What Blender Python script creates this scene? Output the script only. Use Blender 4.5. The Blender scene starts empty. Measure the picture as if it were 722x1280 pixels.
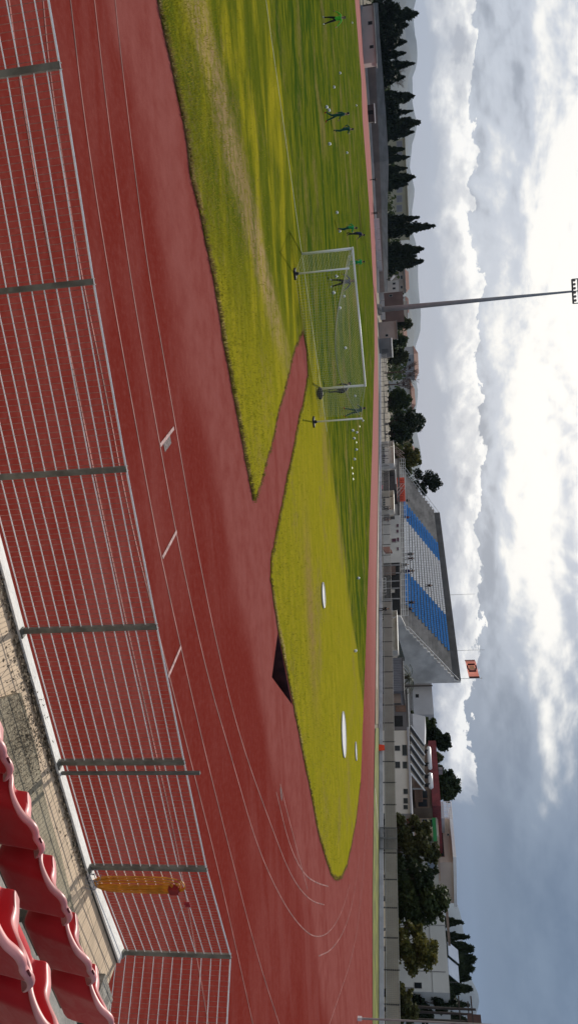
import bpy, bmesh, math, random
import numpy as np
from mathutils import Vector, Matrix
from mathutils.geometry import tessellate_polygon
random.seed(7); rng = np.random.default_rng(7)
sc = bpy.context.scene; COL = sc.collection; D2 = bpy.data

# ---------------------------------------------------------------- survey of the place (camera model used to site things on the ground)
FP = 950.; H = 4.35
_r = math.atan(.055); _p = math.atan((508-361)*math.cos(_r)/FP)
Fv = Vector((0, math.cos(_p), -math.sin(_p))); Uv = Vector((0, math.sin(_p), math.cos(_p))); Rv = Vector((1, 0, 0))
AX = math.cos(_r)*Uv + math.sin(_r)*Rv; AY = -math.sin(_r)*Uv + math.cos(_r)*Rv
CAM = Vector((0, 0, H))
def ray(x, y): return Fv + AX*((x-361)/FP) + AY*((y-640)/FP)
def G(x, y, z=0.):
    d = ray(x, y); return CAM + d*((z-H)/d.z)
def AT(x, y, Y):
    d = ray(x, y); return CAM + d*(Y/d.y)
def ZAT(p, x):
    k = (x-361)/FP
    return H + (k*p.y*Fv.y - p.x*AX.x - p.y*AX.y)/(AX.z - k*Fv.z)
def LY(y, off=0., x=490):            # depth of the line parallel to the far straight, off metres behind its wall
    d = ray(x, y); return (78.7+1.187*off)/(d.x/d.y+.64)
def LP(x, y, off=0.): return AT(x, y, LY(y, off, x))
NV = Vector((.842, .539, 0)); TV = Vector((-.539, .842, 0))     # away from the pitch / along the far straight

# ---------------------------------------------------------------- materials
MATS = {}
def newmat(name):
    m = D2.materials.new(name); m.use_nodes = True
    nt = m.node_tree; b = nt.nodes['Principled BSDF']; return m, nt, b
def N(nt, t, **k):
    n = nt.nodes.new(t)
    for a, v in k.items(): setattr(n, a, v)
    return n
def setin(nt, sock, v):
    if hasattr(v, 'is_linked') or isinstance(v, bpy.types.NodeSocket): nt.links.new(v, sock)
    else: sock.default_value = v
def mth(nt, op, a, b=0., c=None, clamp=False):
    n = N(nt, 'ShaderNodeMath', operation=op); n.use_clamp = clamp
    setin(nt, n.inputs[0], a); setin(nt, n.inputs[1], b)
    if c is not None: setin(nt, n.inputs[2], c)
    return n.outputs[0]
def sstep(nt, x, a, b, lo=0., hi=1.):
    n = N(nt, 'ShaderNodeMapRange', interpolation_type='SMOOTHSTEP')
    for i, v in enumerate((x, a, b, lo, hi)): setin(nt, n.inputs[i], v)
    return n.outputs[0]
def mixc(nt, f, a, b, mode='MIX'):
    n = N(nt, 'ShaderNodeMix', data_type='RGBA', blend_type=mode)
    setin(nt, n.inputs[0], f)
    for s, v in ((n.inputs[6], a), (n.inputs[7], b)):
        setin(nt, s, (v[0], v[1], v[2], 1) if isinstance(v, (tuple, list)) else v)
    return n.outputs[2]
def noise(nt, vec, scale, detail=4, rough=.55, dist=0.):
    n = N(nt, 'ShaderNodeTexNoise'); nt.links.new(vec, n.inputs['Vector'])
    n.inputs['Scale'].default_value = scale; n.inputs['Detail'].default_value = detail
    n.inputs['Roughness'].default_value = rough; n.inputs['Distortion'].default_value = dist
    return n.outputs[0]
def pos(nt, scale=(1, 1, 1), rot=0.):
    g = N(nt, 'ShaderNodeNewGeometry'); mp = N(nt, 'ShaderNodeMapping')
    nt.links.new(g.outputs['Position'], mp.inputs[0]); mp.inputs['Scale'].default_value = scale
    mp.inputs['Rotation'].default_value = (0, 0, rot); return mp.outputs[0]
def M(name, col, rough=.7, var=.25, scale=3., metal=0., bump=0., bscale=30., spec=.4, dirt=None):
    if name in MATS: return MATS[name]
    m, nt, b = newmat(name); p = pos(nt)
    n = noise(nt, p, scale, 5)
    f = sstep(nt, n, .3, .7)
    c2 = dirt if dirt else tuple(c*(1-var) for c in col)
    nt.links.new(mixc(nt, f, c2, tuple(min(1, c*(1+var*.35)) for c in col)), b.inputs['Base Color'])
    b.inputs['Roughness'].default_value = rough; b.inputs['Metallic'].default_value = metal
    b.inputs['Specular IOR Level'].default_value = spec
    if bump:
        bn = N(nt, 'ShaderNodeBump'); bn.inputs['Strength'].default_value = bump; bn.inputs['Distance'].default_value = .02
        nt.links.new(noise(nt, p, bscale, 4), bn.inputs['Height']); nt.links.new(bn.outputs[0], b.inputs['Normal'])
    MATS[name] = m; return m
def leafmat(name, col, col2, transl=.25):
    m, nt, b = newmat(name); p = pos(nt)
    f = sstep(nt, noise(nt, p, 1.1, 4), .35, .65)
    c = mixc(nt, f, col, col2)
    nt.links.new(c, b.inputs['Base Color']); b.inputs['Roughness'].default_value = .7
    b.inputs['Specular IOR Level'].default_value = .2
    t = N(nt, 'ShaderNodeBsdfTranslucent'); nt.links.new(c, t.inputs[0])
    mx = N(nt, 'ShaderNodeMixShader'); mx.inputs[0].default_value = transl
    nt.links.new(b.outputs[0], mx.inputs[1]); nt.links.new(t.outputs[0], mx.inputs[2])
    nt.links.new(mx.outputs[0], nt.nodes['Material Output'].inputs[0])
    MATS[name] = m; return m

# ---------------------------------------------------------------- mesh builder
class MB:
    def __init__(s): s.v = []; s.f = []; s.mi = []; s.cur = 0
    def face(s, pts):
        n = len(s.v); s.v += [Vector(p) for p in pts]; s.f.append(tuple(range(n, n+len(pts)))); s.mi.append(s.cur)
    def add(s, vs, fs):
        n = len(s.v); s.v += [Vector(p) for p in vs]
        for f in fs: s.f.append(tuple(i+n for i in f)); s.mi.append(s.cur)
    def hexa(s, b, t):      # four bottom, four top corners
        s.add(list(b)+list(t), [(3, 2, 1, 0), (4, 5, 6, 7), (0, 1, 5, 4), (1, 2, 6, 5), (2, 3, 7, 6), (3, 0, 4, 7)])
    def box(s, c, size, rz=0.):
        x, y, z = (q/2 for q in size); R = Matrix.Rotation(rz, 3, 'Z'); c = Vector(c)
        P = [c+R@Vector(q) for q in ((-x, -y, -z), (x, -y, -z), (x, y, -z), (-x, y, -z), (-x, -y, z), (x, -y, z), (x, y, z), (-x, y, z))]
        s.hexa(P[:4], P[4:])
    def obox(s, o, u, v, w):  # origin corner + three edge vectors
        o, u, v, w = map(Vector, (o, u, v, w)); s.hexa((o, o+u, o+u+v, o+v), (o+w, o+u+w, o+u+v+w, o+v+w))
    def tube(s, pts, r, n=6, r2=None, cap=True):
        pts = [Vector(p) for p in pts]; k = len(pts); base = len(s.v)
        for i, p in enumerate(pts):
            d = (pts[min(i+1, k-1)]-pts[max(i-1, 0)]).normalized()
            a = d.cross(Vector((0, 0, 1)) if abs(d.z) < .9 else Vector((1, 0, 0))).normalized(); b = d.cross(a)
            if isinstance(r, (list, tuple)): rr = r[i]
            else: rr = r if r2 is None else r+(r2-r)*i/max(1, k-1)
            for j in range(n):
                t = 2*math.pi*j/n; s.v.append(p+a*(rr*math.cos(t))+b*(rr*math.sin(t)))
        for i in range(k-1):
            for j in range(n):
                q = base+i*n; s.f.append((q+j, q+(j+1) % n, q+n+(j+1) % n, q+n+j)); s.mi.append(s.cur)
        if cap:
            s.f.append(tuple(base+j for j in range(n-1, -1, -1))); s.mi.append(s.cur)
            s.f.append(tuple(base+(k-1)*n+j for j in range(n))); s.mi.append(s.cur)
    def bar(s, a, b, w):     # thin square bar
        s.tube([a, b], w*.7, 4)
    def ball(s, c, r, seg=8, rings=6, sc_=(1, 1, 1)):
        c = Vector(c); base = len(s.v)
        for i in range(rings+1):
            th = math.pi*i/rings
            for j in range(seg):
                ph = 2*math.pi*j/seg
                s.v.append(c+Vector((r*sc_[0]*math.sin(th)*math.cos(ph), r*sc_[1]*math.sin(th)*math.sin(ph), r*sc_[2]*math.cos(th))))
        for i in range(rings):
            for j in range(seg):
                q = base+i*seg; s.f.append((q+j, q+seg+j, q+seg+(j+1) % seg, q+(j+1) % seg)); s.mi.append(s.cur)
    def poly(s, loops, z=0., drop=None):
        L = [[Vector((p[0], p[1], z)) for p in l] for l in loops]
        flat = [p for l in L for p in l]; n = len(s.v); s.v += flat
        for t in tessellate_polygon(L):
            a, b, c = (flat[i] for i in t)
            if (b-a).cross(c-a).z < 0: t = (t[0], t[2], t[1])
            s.f.append(tuple(i+n for i in t)); s.mi.append(s.cur)
        if drop is not None:
            for l in L:
                for i in range(len(l)):
                    a, b = l[i], l[(i+1) % len(l)]
                    s.face([a, b, Vector((b.x, b.y, drop)), Vector((a.x, a.y, drop))])
    def strip(s, pts, w, z):
        pts = [Vector((p[0], p[1], z)) for p in pts]; k = len(pts); Ls = []; Rs = []
        for i, p in enumerate(pts):
            d = (pts[min(i+1, k-1)]-pts[max(i-1, 0)]).normalized(); n = Vector((-d.y, d.x, 0))*(w/2)
            Ls.append(p+n); Rs.append(p-n)
        for i in range(k-1): s.face([Rs[i], Rs[i+1], Ls[i+1], Ls[i]])
    def build(s, name, mat, parent=None, smooth=False):
        me = D2.meshes.new(name); o = D2.objects.new(name, me)
        off = Vector((0, 0, 0))
        q = parent
        while q is not None: off = off+q.location; q = q.parent
        me.from_pydata([tuple(p-off) for p in s.v], [], s.f)
        for m in (mat if isinstance(mat, (list, tuple)) else [mat]): me.materials.append(m)
        if isinstance(mat, (list, tuple)): me.polygons.foreach_set('material_index', s.mi)
        if smooth: me.polygons.foreach_set('use_smooth', [True]*len(me.polygons))
        me.update(); COL.objects.link(o)
        if parent is not None: o.parent = parent
        return o
def thing(name, label, cat, loc, group=None):
    o = D2.objects.new(name, None); o.location = loc; o.empty_display_size = .2; COL.objects.link(o)
    o['label'] = label; o['category'] = cat
    if group: o['group'] = group
    return o
def tag(o, label, cat, group=None):
    o['label'] = label; o['category'] = cat
    if group: o['group'] = group
    return o
def kind(o, k): o['kind'] = k; return o
def recenter(o):      # put a one-mesh thing's origin at its base
    me = o.data; co = np.empty(len(me.vertices)*3); me.vertices.foreach_get('co', co); co = co.reshape(-1, 3)
    c = np.array([(co[:, 0].min()+co[:, 0].max())/2, (co[:, 1].min()+co[:, 1].max())/2, co[:, 2].min()])
    me.vertices.foreach_set('co', (co-c).ravel()); o.location = Vector(c); me.update(); return o
def dup(o, loc=None, rz=None, label=None, parent=None):
    c = o.copy(); COL.objects.link(c)
    if parent is not None: c.parent = parent
    if loc is not None: c.location = loc
    if rz is not None: c.rotation_euler = (0, 0, rz)
    if label: c['label'] = label
    for ch in [x for x in o.children]: dup(ch, parent=c)
    return c
def smoothpoly(p, n=3):
    for _ in range(n):
        q = [p[0]]
        for i in range(len(p)-1):
            a, b = Vector(p[i]), Vector(p[i+1]); q += [tuple(a*.75+b*.25), tuple(a*.25+b*.75)]
        q.append(p[-1]); p = q
    return p

# ---------------------------------------------------------------- camera, light, sky
cd = D2.cameras.new('camera'); co = D2.objects.new('camera', cd); COL.objects.link(co); sc.camera = co
cd.sensor_fit = 'VERTICAL'; cd.sensor_height = 36; cd.lens = 36*FP/1280; cd.clip_end = 30000; cd.clip_start = .05
co.matrix_world = Matrix(((AX.x, -AY.x, -Fv.x, 0), (AX.y, -AY.y, -Fv.y, 0), (AX.z, -AY.z, -Fv.z, H), (0, 0, 0, 1)))

SEL, SAZ = math.radians(31), math.radians(-5)       # elevation; azimuth from +Y towards +X
sdir = Vector((math.sin(SAZ)*math.cos(SEL), math.cos(SAZ)*math.cos(SEL), math.sin(SEL)))
sl = D2.lights.new('sun', 'SUN'); so = D2.objects.new('sun', sl); COL.objects.link(so)
sl.energy = 3.8; sl.angle = math.radians(.5); sl.color = (1, .93, .83)
so.rotation_euler = sdir.to_track_quat('Z', 'Y').to_euler(); so.location = (0, 0, 60)

w = D2.worlds.new('World'); sc.world = w; w.use_nodes = True; nt = w.node_tree
bg = nt.nodes['Background']; bg.inputs[1].default_value = .1
sky = N(nt, 'ShaderNodeTexSky', sky_type='NISHITA'); sky.sun_disc = False
sky.sun_elevation = SEL; sky.sun_rotation = SAZ; sky.air_density = 1.2; sky.dust_density = 2.
tc = N(nt, 'ShaderNodeTexCoord'); sp = N(nt, 'ShaderNodeSeparateXYZ'); nt.links.new(tc.outputs['Generated'], sp.inputs[0])
az = mth(nt, 'ARCTAN2', sp.outputs[0], sp.outputs[1]); el = mth(nt, 'ARCSINE', sp.outputs[2])
def azel(x, y):
    d = ray(x, y).normalized(); return math.atan2(d.x, d.y), math.asin(d.z)
def skyvec(da, de, ks=1.5):
    c = N(nt, 'ShaderNodeCombineXYZ'); nt.links.new(mth(nt, 'ADD', az, da), c.inputs[0]); nt.links.new(mth(nt, 'MULTIPLY', mth(nt, 'ADD', el, de), ks), c.inputs[1]); return c.outputs[0]
v0, v1 = skyvec(0, 0), skyvec(-.002, .011)
def puffs(v): return mth(nt, 'ADD', mth(nt, 'MULTIPLY', noise(nt, v, 5.5, 9, .54, .35), .8), mth(nt, 'MULTIPLY', noise(nt, v, 20, 5, .5, .2), .2))
p0, p1 = puffs(v0), puffs(v1)
relief = mth(nt, 'MULTIPLY', mth(nt, 'SUBTRACT', p0, p1), 5.)          # sunward side of each puff lighter
big = noise(nt, v0, 3.4, 5, .55, .3); nmid = noise(nt, v0, 16, 8, .62, .5); nfin = noise(nt, v0, 48, 6, .6, .3)
nstr = noise(nt, skyvec(0, 0, 4.5), 3.0, 8, .58, .5)
c1 = N(nt, 'ShaderNodeCombineXYZ'); nt.links.new(az, c1.inputs[0]); n1d = noise(nt, c1.outputs[0], 9, 3, .5)
right = sstep(nt, az, -.02, .5)
acc = None
LOBES = [((700, 300), .30, .045, .60), ((722, 440), .3, .06, .5), ((665, 560), .17, .03, .42), ((672, 700), .14, .03, .5), ((640, 610), .10, .012, .35), ((640, 745), .06, .016, .35),
         ((622, 215), .05, .018, .45), ((625, 400), .07, .02, .22), ((694, 840), .13, .028, .5), ((684, 940), .08, .014, .42), ((660, 1010), .035, .02, .42), ((668, 60), .1, .014, .3),
         ((600, 60), .1, .02, -.22), ((708, 80), .13, .016, -.38), ((645, 270), .12, .012, -.25), ((605, 640), .16, .014, -.5), ((706, 650), .14, .015, -.42), ((612, 860), .2, .03, -.25), ((600, 480), .1, .012, -.2), ((700, 1180), .25, .12, -.25)]
for (px, sa, se, amp) in LOBES:
    a0, e0 = azel(*px)
    da = mth(nt, 'DIVIDE', mth(nt, 'SUBTRACT', az, a0), sa); de = mth(nt, 'DIVIDE', mth(nt, 'SUBTRACT', el, e0), se)
    q = mth(nt, 'ADD', mth(nt, 'MULTIPLY', da, da), mth(nt, 'MULTIPLY', de, de))
    g = mth(nt, 'MULTIPLY', mth(nt, 'EXPONENT', mth(nt, 'MULTIPLY', q, -1.)), amp)
    acc = g if acc is None else mth(nt, 'ADD', acc, g)
def ramp3(v, lo, mid, hi_):
    return mixc(nt, sstep(nt, v, .45, 1.0), mixc(nt, sstep(nt, v, -.05, .5), lo, mid), hi_)
soft = mth(nt, 'SUBTRACT', 1, mth(nt, 'MULTIPLY', right, .55))
val = mth(nt, 'ADD', mth(nt, 'ADD', .42, mth(nt, 'MULTIPLY', acc, .72)), mth(nt, 'MULTIPLY', soft, mth(nt, 'ADD', mth(nt, 'MULTIPLY', relief, .75), mth(nt, 'ADD', mth(nt, 'MULTIPLY', mth(nt, 'SUBTRACT', p0, .5), .8), mth(nt, 'MULTIPLY', mth(nt, 'SUBTRACT', nstr, .5), 1.3)))))
lo_ = mixc(nt, right, (3.0, 3.3, 4.0), (.75, 1.25, 2.2)); mi_ = mixc(nt, right, (5.6, 6.0, 6.8), (1.35, 1.95, 3.0))
calm = mth(nt, 'MULTIPLY', sstep(nt, el, .055, .10), 1.)
val = mth(nt, 'ADD', mth(nt, 'MULTIPLY', val, calm), mth(nt, 'MULTIPLY', mth(nt, 'SUBTRACT', 1, calm), mth(nt, 'ADD', .05, mth(nt, 'MULTIPLY', nstr, .2))))
col = ramp3(val, lo_, mi_, (10.4, 10.15, 9.6))
# cumulus bank along the horizon: ragged bright tops over a soft grey foot
top = mth(nt, 'ADD', mth(nt, 'ADD', sstep(nt, az, -.1, .38, .1, .062), mth(nt, 'MULTIPLY', mth(nt, 'SUBTRACT', n1d, .5), .055)),
          mth(nt, 'ADD', mth(nt, 'MULTIPLY', mth(nt, 'SUBTRACT', nmid, .5), .05), mth(nt, 'MULTIPLY', mth(nt, 'SUBTRACT', nfin, .5), .022)))
dtop = mth(nt, 'SUBTRACT', top, el)
inn = sstep(nt, dtop, -.0006, .0014)
foot = sstep(nt, dtop, .052, .02)
cutr = sstep(nt, mth(nt, 'ADD', az, mth(nt, 'MULTIPLY', nmid, .08)), .37, .42, 1, 0)
lv = mth(nt, 'ADD', mth(nt, 'ADD', mth(nt, 'MULTIPLY', relief, 1.3), mth(nt, 'MULTIPLY', mth(nt, 'SUBTRACT', p0, .5), 1.2)), sstep(nt, dtop, .03, .0, .38, .85))
lit = ramp3(lv, (4.3, 4.5, 5.1), (7.0, 7.1, 7.4), (10.8, 10.6, 10.2))
col = mixc(nt, mth(nt, 'MULTIPLY', mth(nt, 'MULTIPLY', inn, foot), cutr), col, lit)
col = mixc(nt, .92, sky.outputs[0], col)
nt.links.new(col, bg.inputs[0])
sc.view_settings.view_transform = 'Standard'; sc.view_settings.look = 'None'; sc.view_settings.gamma = 1
sc.view_settings.exposure = 0

# ---------------------------------------------------------------- ground, track, grass
def pitdir(pts): return [G(*p) for p in pts]
NEAR = [(196.7, 0), (206.7, 50), (216.7, 97), (230, 160), (238, 217), (252, 280), (266.6, 350), (281, 440), (293.6, 505), (301, 548), (310, 595), (316, 626)]
NEAR2 = [(338.6, 696), (337.5, 723), (342.6, 758.6), (347, 790), (360, 850), (368, 891), (377.7, 942), (387.5, 989), (397, 1040), (407, 1075), (413, 1092), (418.8, 1099),
         (425, 1097), (432, 1083), (438, 1056), (444, 1024), (450, 973), (453, 895), (456, 817), (460, 700), (462.5, 620), (464.5, 560), (466, 500), (467.5, 440), (467, 380), (464.5, 330), (461, 260), (456.5, 200), (452.6, 150), (451, 100), (447, 50), (443, 0)]
PATHL = [(378, 414), (374.6, 418), (365.6, 440), (358.4, 472), (347.6, 512), (336.8, 559), (326, 598), (317, 626)]
PATHR = [(378, 414), (383, 440), (384, 469), (378, 506), (374.6, 515.6), (365.6, 562.4), (358, 598), (349, 645), (344, 670.5), (338.6, 696)]
OUT = [(465, 1280), (465, 1120), (466.6, 990), (468.6, 860), (470, 720), (472, 600), (472.5, 500), (471, 400), (468.7, 300), (463, 200), (456.5, 100), (448.7, 0)]
outer = [G(*p) for p in OUT]
red_out = [(-132, 150), (-130, 60), (-60, 0), (-12, 2.2), (-4.23, 5.2), (1.09, 7.5), (5.7, 9.5), (6.3, 8.9), (12, 6), (26, 4), (48, 20)] + [(p.x, p.y) for p in outer]
PIT = [(347, 791), (339.6, 846.5), (364.9, 881)]
pit = [G(*p) for p in PIT]

def track_mat():
    m, nt, b = newmat('red_running_surface'); p = pos(nt); pl = pos(nt, (.12, .6, 1), -.55)
    big = noise(nt, p, .11, 5, .6, .5); st = noise(nt, pl, .9, 6, .62, .8); fine = noise(nt, p, 55, 4, .7); mid = noise(nt, p, 1.6, 6, .6)
    # worn, dusty band nearest the infield edge: distance from the near grass edge
    g = N(nt, 'ShaderNodeNewGeometry'); s = N(nt, 'ShaderNodeSeparateXYZ'); nt.links.new(g.outputs['Position'], s.inputs[0])
    a, c = G(205, 40), G(300, 548); d = (c-a).normalized(); n = Vector((d.y, -d.x, 0))
    dist = mth(nt, 'ADD', mth(nt, 'ADD', mth(nt, 'MULTIPLY', s.outputs[0], n.x), mth(nt, 'MULTIPLY', s.outputs[1], n.y)), -(a.x*n.x+a.y*n.y))
    along = mth(nt, 'ADD', mth(nt, 'MULTIPLY', s.outputs[0], d.x), mth(nt, 'MULTIPLY', s.outputs[1], d.y))
    wob = mth(nt, 'MULTIPLY', mth(nt, 'SUBTRACT', noise(nt, p, .22, 4, .5), .5), 4.)
    dust = sstep(nt, mth(nt, 'ADD', dist, wob), 4.3, 2.4)
    dust = mth(nt, 'MULTIPLY', dust, sstep(nt, mth(nt, 'ADD', mth(nt, 'MULTIPLY', st, .6), mth(nt, 'MULTIPLY', mid, .5)), .35, .75, .35, 1.))
    f = mth(nt, 'MAXIMUM', dust, mth(nt, 'MULTIPLY', sstep(nt, mth(nt, 'ADD', mth(nt, 'MULTIPLY', big, .6), mth(nt, 'MULTIPLY', st, .5)), .5, .72), .55))
    c = mixc(nt, f, (.18, .025, .018), (.30, .10, .086))
    c = mixc(nt, sstep(nt, st, .5, .75, 0, .35), c, (.16, .023, .018))
    c = mixc(nt, sstep(nt, noise(nt, pos(nt, (.3, .8, 1), -.6), .5, 8, .7, 1.5), .5, .85, 0, .4), c, (.27, .082, .066))
    c = mixc(nt, sstep(nt, mid, .6, .8, 0, .3), c, (.13, .022, .018))
    c = mixc(nt, sstep(nt, noise(nt, p, 7, 6, .7), .4, .75, 0, .22), c, (.33, .12, .10))
    c = mixc(nt, sstep(nt, s.outputs[1], 55, 105, 0, .85), c, (.44, .215, .19))  # far straight paler: grazing sheen painted into the colour
    c = mixc(nt, sstep(nt, fine, .3, .7, 0, .28), c, (.09, .014, .012))
    nt.links.new(c, b.inputs['Base Color'])
    b.inputs['Roughness'].default_value = .9; b.inputs['Specular IOR Level'].default_value = .0
    bn = N(nt, 'ShaderNodeBump'); bn.inputs['Strength'].default_value = .35; bn.inputs['Distance'].default_value = .01
    nt.links.new(fine, bn.inputs['Height']); nt.links.new(bn.outputs[0], b.inputs['Normal'])
    return m
TRACK = track_mat()
def grass_mat():
    m, nt, b = newmat('worn_infield_grass'); p = pos(nt); pl = pos(nt, (.25, 1., 1), -.66)
    g = N(nt, 'ShaderNodeNewGeometry'); s = N(nt, 'ShaderNodeSeparateXYZ'); nt.links.new(g.outputs['Position'], s.inputs[0])
    def dist(a, c):
        d = (c-a).normalized(); n = Vector((-d.y, d.x, 0))
        return mth(nt, 'ADD', mth(nt, 'ADD', mth(nt, 'MULTIPLY', s.outputs[0], n.x), mth(nt, 'MULTIPLY', s.outputs[1], n.y)), -(a.x*n.x+a.y*n.y))
    st = noise(nt, pl, .55, 6, .62, .5); st2 = noise(nt, pl, 2.2, 6, .65, .4); big = noise(nt, p, .16, 4, .55); fine = noise(nt, p, 11, 6, .72); tuf = noise(nt, p, 3.2, 5, .65)
    yel = mixc(nt, sstep(nt, st2, .3, .7), (.232, .218, .012), (.325, .275, .02))
    grn = mixc(nt, sstep(nt, st2, .3, .7), (.028, .062, .008), (.062, .10, .010))
    gl = dist(G(376, 317), G(420, 640))
    pitchf = sstep(nt, mth(nt, 'ADD', gl, mth(nt, 'MULTIPLY', mth(nt, 'SUBTRACT', st, .5), 7.)), -.6, 1.2)
    pitchf = mth(nt, 'MULTIPLY', pitchf, sstep(nt, mth(nt, 'ADD', st, mth(nt, 'MULTIPLY', st2, .5)), .66, .86, 1., .55))
    xm = sstep(nt, s.outputs[0], -9, -3)      # the left of the goal has greener patches in the D too
    gp = mth(nt, 'MULTIPLY', sstep(nt, mth(nt, 'ADD', st, mth(nt, 'MULTIPLY', big, .4)), .58, .76), mth(nt, 'SUBTRACT', 1, xm))
    c = mixc(nt, mth(nt, 'MAXIMUM', pitchf, mth(nt, 'MULTIPLY', gp, .75)), yel, grn)
    def trail(a, c2, wdt, lo=0):
        q = mth(nt, 'ABSOLUTE', mth(nt, 'ADD', dist(a, c2), mth(nt, 'MULTIPLY', mth(nt, 'SUBTRACT', st, .5), 2.2)))
        return sstep(nt, mth(nt, 'ADD', q, mth(nt, 'MULTIPLY', mth(nt, 'SUBTRACT', fine, .5), 1.2)), wdt, wdt*.25)
    cut = sstep(nt, s.outputs[0], -4, -8)
    tr = mth(nt, 'MULTIPLY', mth(nt, 'MULTIPLY', trail(G(262, 80), G(325, 330), 1.7), cut), sstep(nt, mth(nt, 'ADD', tuf, mth(nt, 'MULTIPLY', st2, .6)), .6, 1.0, .1, 1.))
    ed = mth(nt, 'MULTIPLY', trail(G(207, 50), G(301, 548), .45), sstep(nt, tuf, .35, .6))
    br = mth(nt, 'MAXIMUM', tr, mth(nt, 'MULTIPLY', ed, .8))
    c = mixc(nt, mth(nt, 'MULTIPLY', br, .85), c, (.40, .265, .15))
    c = mixc(nt, sstep(nt, mth(nt, 'ADD', big, mth(nt, 'MULTIPLY', tuf, .5)), .78, .95, 0, .5), c, (.24, .17, .07))
    sx_ = G(387, 762); dx = mth(nt, 'DIVIDE', mth(nt, 'SUBTRACT', s.outputs[0], sx_.x), 3.4); dy = mth(nt, 'DIVIDE', mth(nt, 'SUBTRACT', s.outputs[1], sx_.y), 1.3)
    sp_ = mth(nt, 'EXPONENT', mth(nt, 'MULTIPLY', mth(nt, 'ADD', mth(nt, 'MULTIPLY', dx, dx), mth(nt, 'MULTIPLY', dy, dy)), -1.))
    c = mixc(nt, mth(nt, 'MULTIPLY', sp_, sstep(nt, tuf, .3, .6, .3, .8)), c, (.28, .17, .08))
    c = mixc(nt, sstep(nt, fine, .42, .75, 0, .3), c, (.05, .06, .006))
    nt.links.new(c, b.inputs['Base Color']); b.inputs['Roughness'].default_value = 1; b.inputs['Specular IOR Level'].default_value = .0
    bn = N(nt, 'ShaderNodeBump'); bn.inputs['Strength'].default_value = .7; bn.inputs['Distance'].default_value = .05
    nt.links.new(mth(nt, 'ADD', fine, tuf), bn.inputs['Height']); nt.links.new(bn.outputs[0], b.inputs['Normal'])
    return m
GRASS = grass_mat()
EARTH = M('dusty_ground', (.17, .14, .09), .95, .4, .05, bump=.3, bscale=2)
CONC = M('weathered_concrete', (.33, .31, .28), .9, .45, 1.6, bump=.5, bscale=25)
WHITEP = M('white_painted_masonry', (.78, .77, .74), .8, .12, 2.)
LINEP = M('faded_line_paint', (.30, .10, .082), .8, .6, 1.2)
TICKP = M('scuffed_white_paint', (.46, .26, .24), .8, .5, 9.)

R = 9000.
mb = MB(); big = [(R*math.cos(t*math.pi/24), R*math.sin(t*math.pi/24)) for t in range(48)]
hole = [(p[0], p[1]) for p in [pit[0]+Vector((-.3, -.2, 0)), pit[1]+Vector((-.1, -.4, 0)), pit[2]+Vector((.3, 0, 0)), pit[2]+Vector((.3, .8, 0)), pit[0]+Vector((-.3, .8, 0))]]
mb.poly([big, hole[::-1]], -.06); kind(mb.build('ground', EARTH), 'structure')
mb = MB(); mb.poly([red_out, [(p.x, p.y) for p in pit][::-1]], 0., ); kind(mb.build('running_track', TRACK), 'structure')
# the steeplechase water-jump pit, empty: floor slopes down away from the infield side
mb = MB(); zd = -.75; a, b_, c_ = pit
fl = [Vector((a.x, a.y, -.02)), Vector((b_.x, b_.y, zd)), Vector((c_.x, c_.y, -.02))]
mb.face([Vector((a.x, a.y, 0)), Vector((a.x, a.y, zd)), Vector((b_.x, b_.y, zd)), Vector((b_.x, b_.y, 0))])
mb.face([Vector((b_.x, b_.y, 0)), Vector((b_.x, b_.y, zd)), Vector((c_.x, c_.y, zd)), Vector((c_.x, c_.y, 0))])
mb.face([Vector((c_.x, c_.y, .0)), Vector((c_.x, c_.y, zd)), Vector((a.x, a.y, zd)), Vector((a.x, a.y, .0))])
mb.face([Vector((p.x, p.y, zd)) for p in pit])
o = mb.build('water_jump_pit', M('dark_pit_rubber', (.07, .022, .022), .6, .5, 2.)); kind(o, 'structure')  # pit lining darker than the running surface
def rag(px, amp=.05, step=.25):
    P = [G(*p) for p in px]; out = []
    for i in range(len(P)-1):
        a, b = P[i], P[i+1]; L = (b-a).length; n = int(min(40, max(1, L/step)))
        for k in range(n):
            q = a.lerp(b, k/n); out.append((q.x+random.uniform(-amp, amp), q.y+random.uniform(-amp, amp)))
    out.append((P[-1].x, P[-1].y)); return out
FARL = [(-140, 140), (-138, 60), (-60, 4)]
g1 = rag(NEAR[:-1]+[NEAR[-1]]); g2 = rag(PATHL[::-1]); g3 = rag(PATHR); g4 = rag(NEAR2)
loop = g1 + g2[1:] + g3[1:] + g4[1:] + [(-112, 130), (-108, 70), (-60, 8), (-25, 8.)]
mb = MB(); mb.poly([loop], .035, drop=-.02); kind(mb.build('infield_grass', GRASS), 'structure')
# kerb of the pit side and thin dark soil edge is left to the tufts
TUFT = leafmat('grass_blades', (.13, .12, .02), (.26, .18, .07), .35)
SOIL = M('dark_soil', (.05, .035, .02), .95, .4, 4)
v = []; f = []
def tufts(pts, dens, hmin, hmax, spread):
    for i in range(len(pts)-1):
        a, b = Vector(pts[i]), Vector(pts[i+1]); L = (b-a).length
        if L > 6: continue
        for k in range(int(L*dens)+1):
            q = a.lerp(b, random.random()); cx, cy = q.x+random.gauss(0, spread), q.y+abs(random.gauss(0, spread))
            for _ in range(4):
                x, y = cx+random.gauss(0, .03), cy+random.gauss(0, .03)
                an = random.random()*6.28; w_ = .009; h = random.uniform(hmin, hmax); le = random.uniform(.0, .06)
                n = len(v); dx, dy = math.cos(an)*w_, math.sin(an)*w_; lx, ly = random.gauss(0, le), random.gauss(0, le)
                v.extend([(x-dx, y-dy, .03), (x+dx, y+dy, .03), (x+lx, y+ly, .03+h)]); f.append((n, n+1, n+2))
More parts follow.
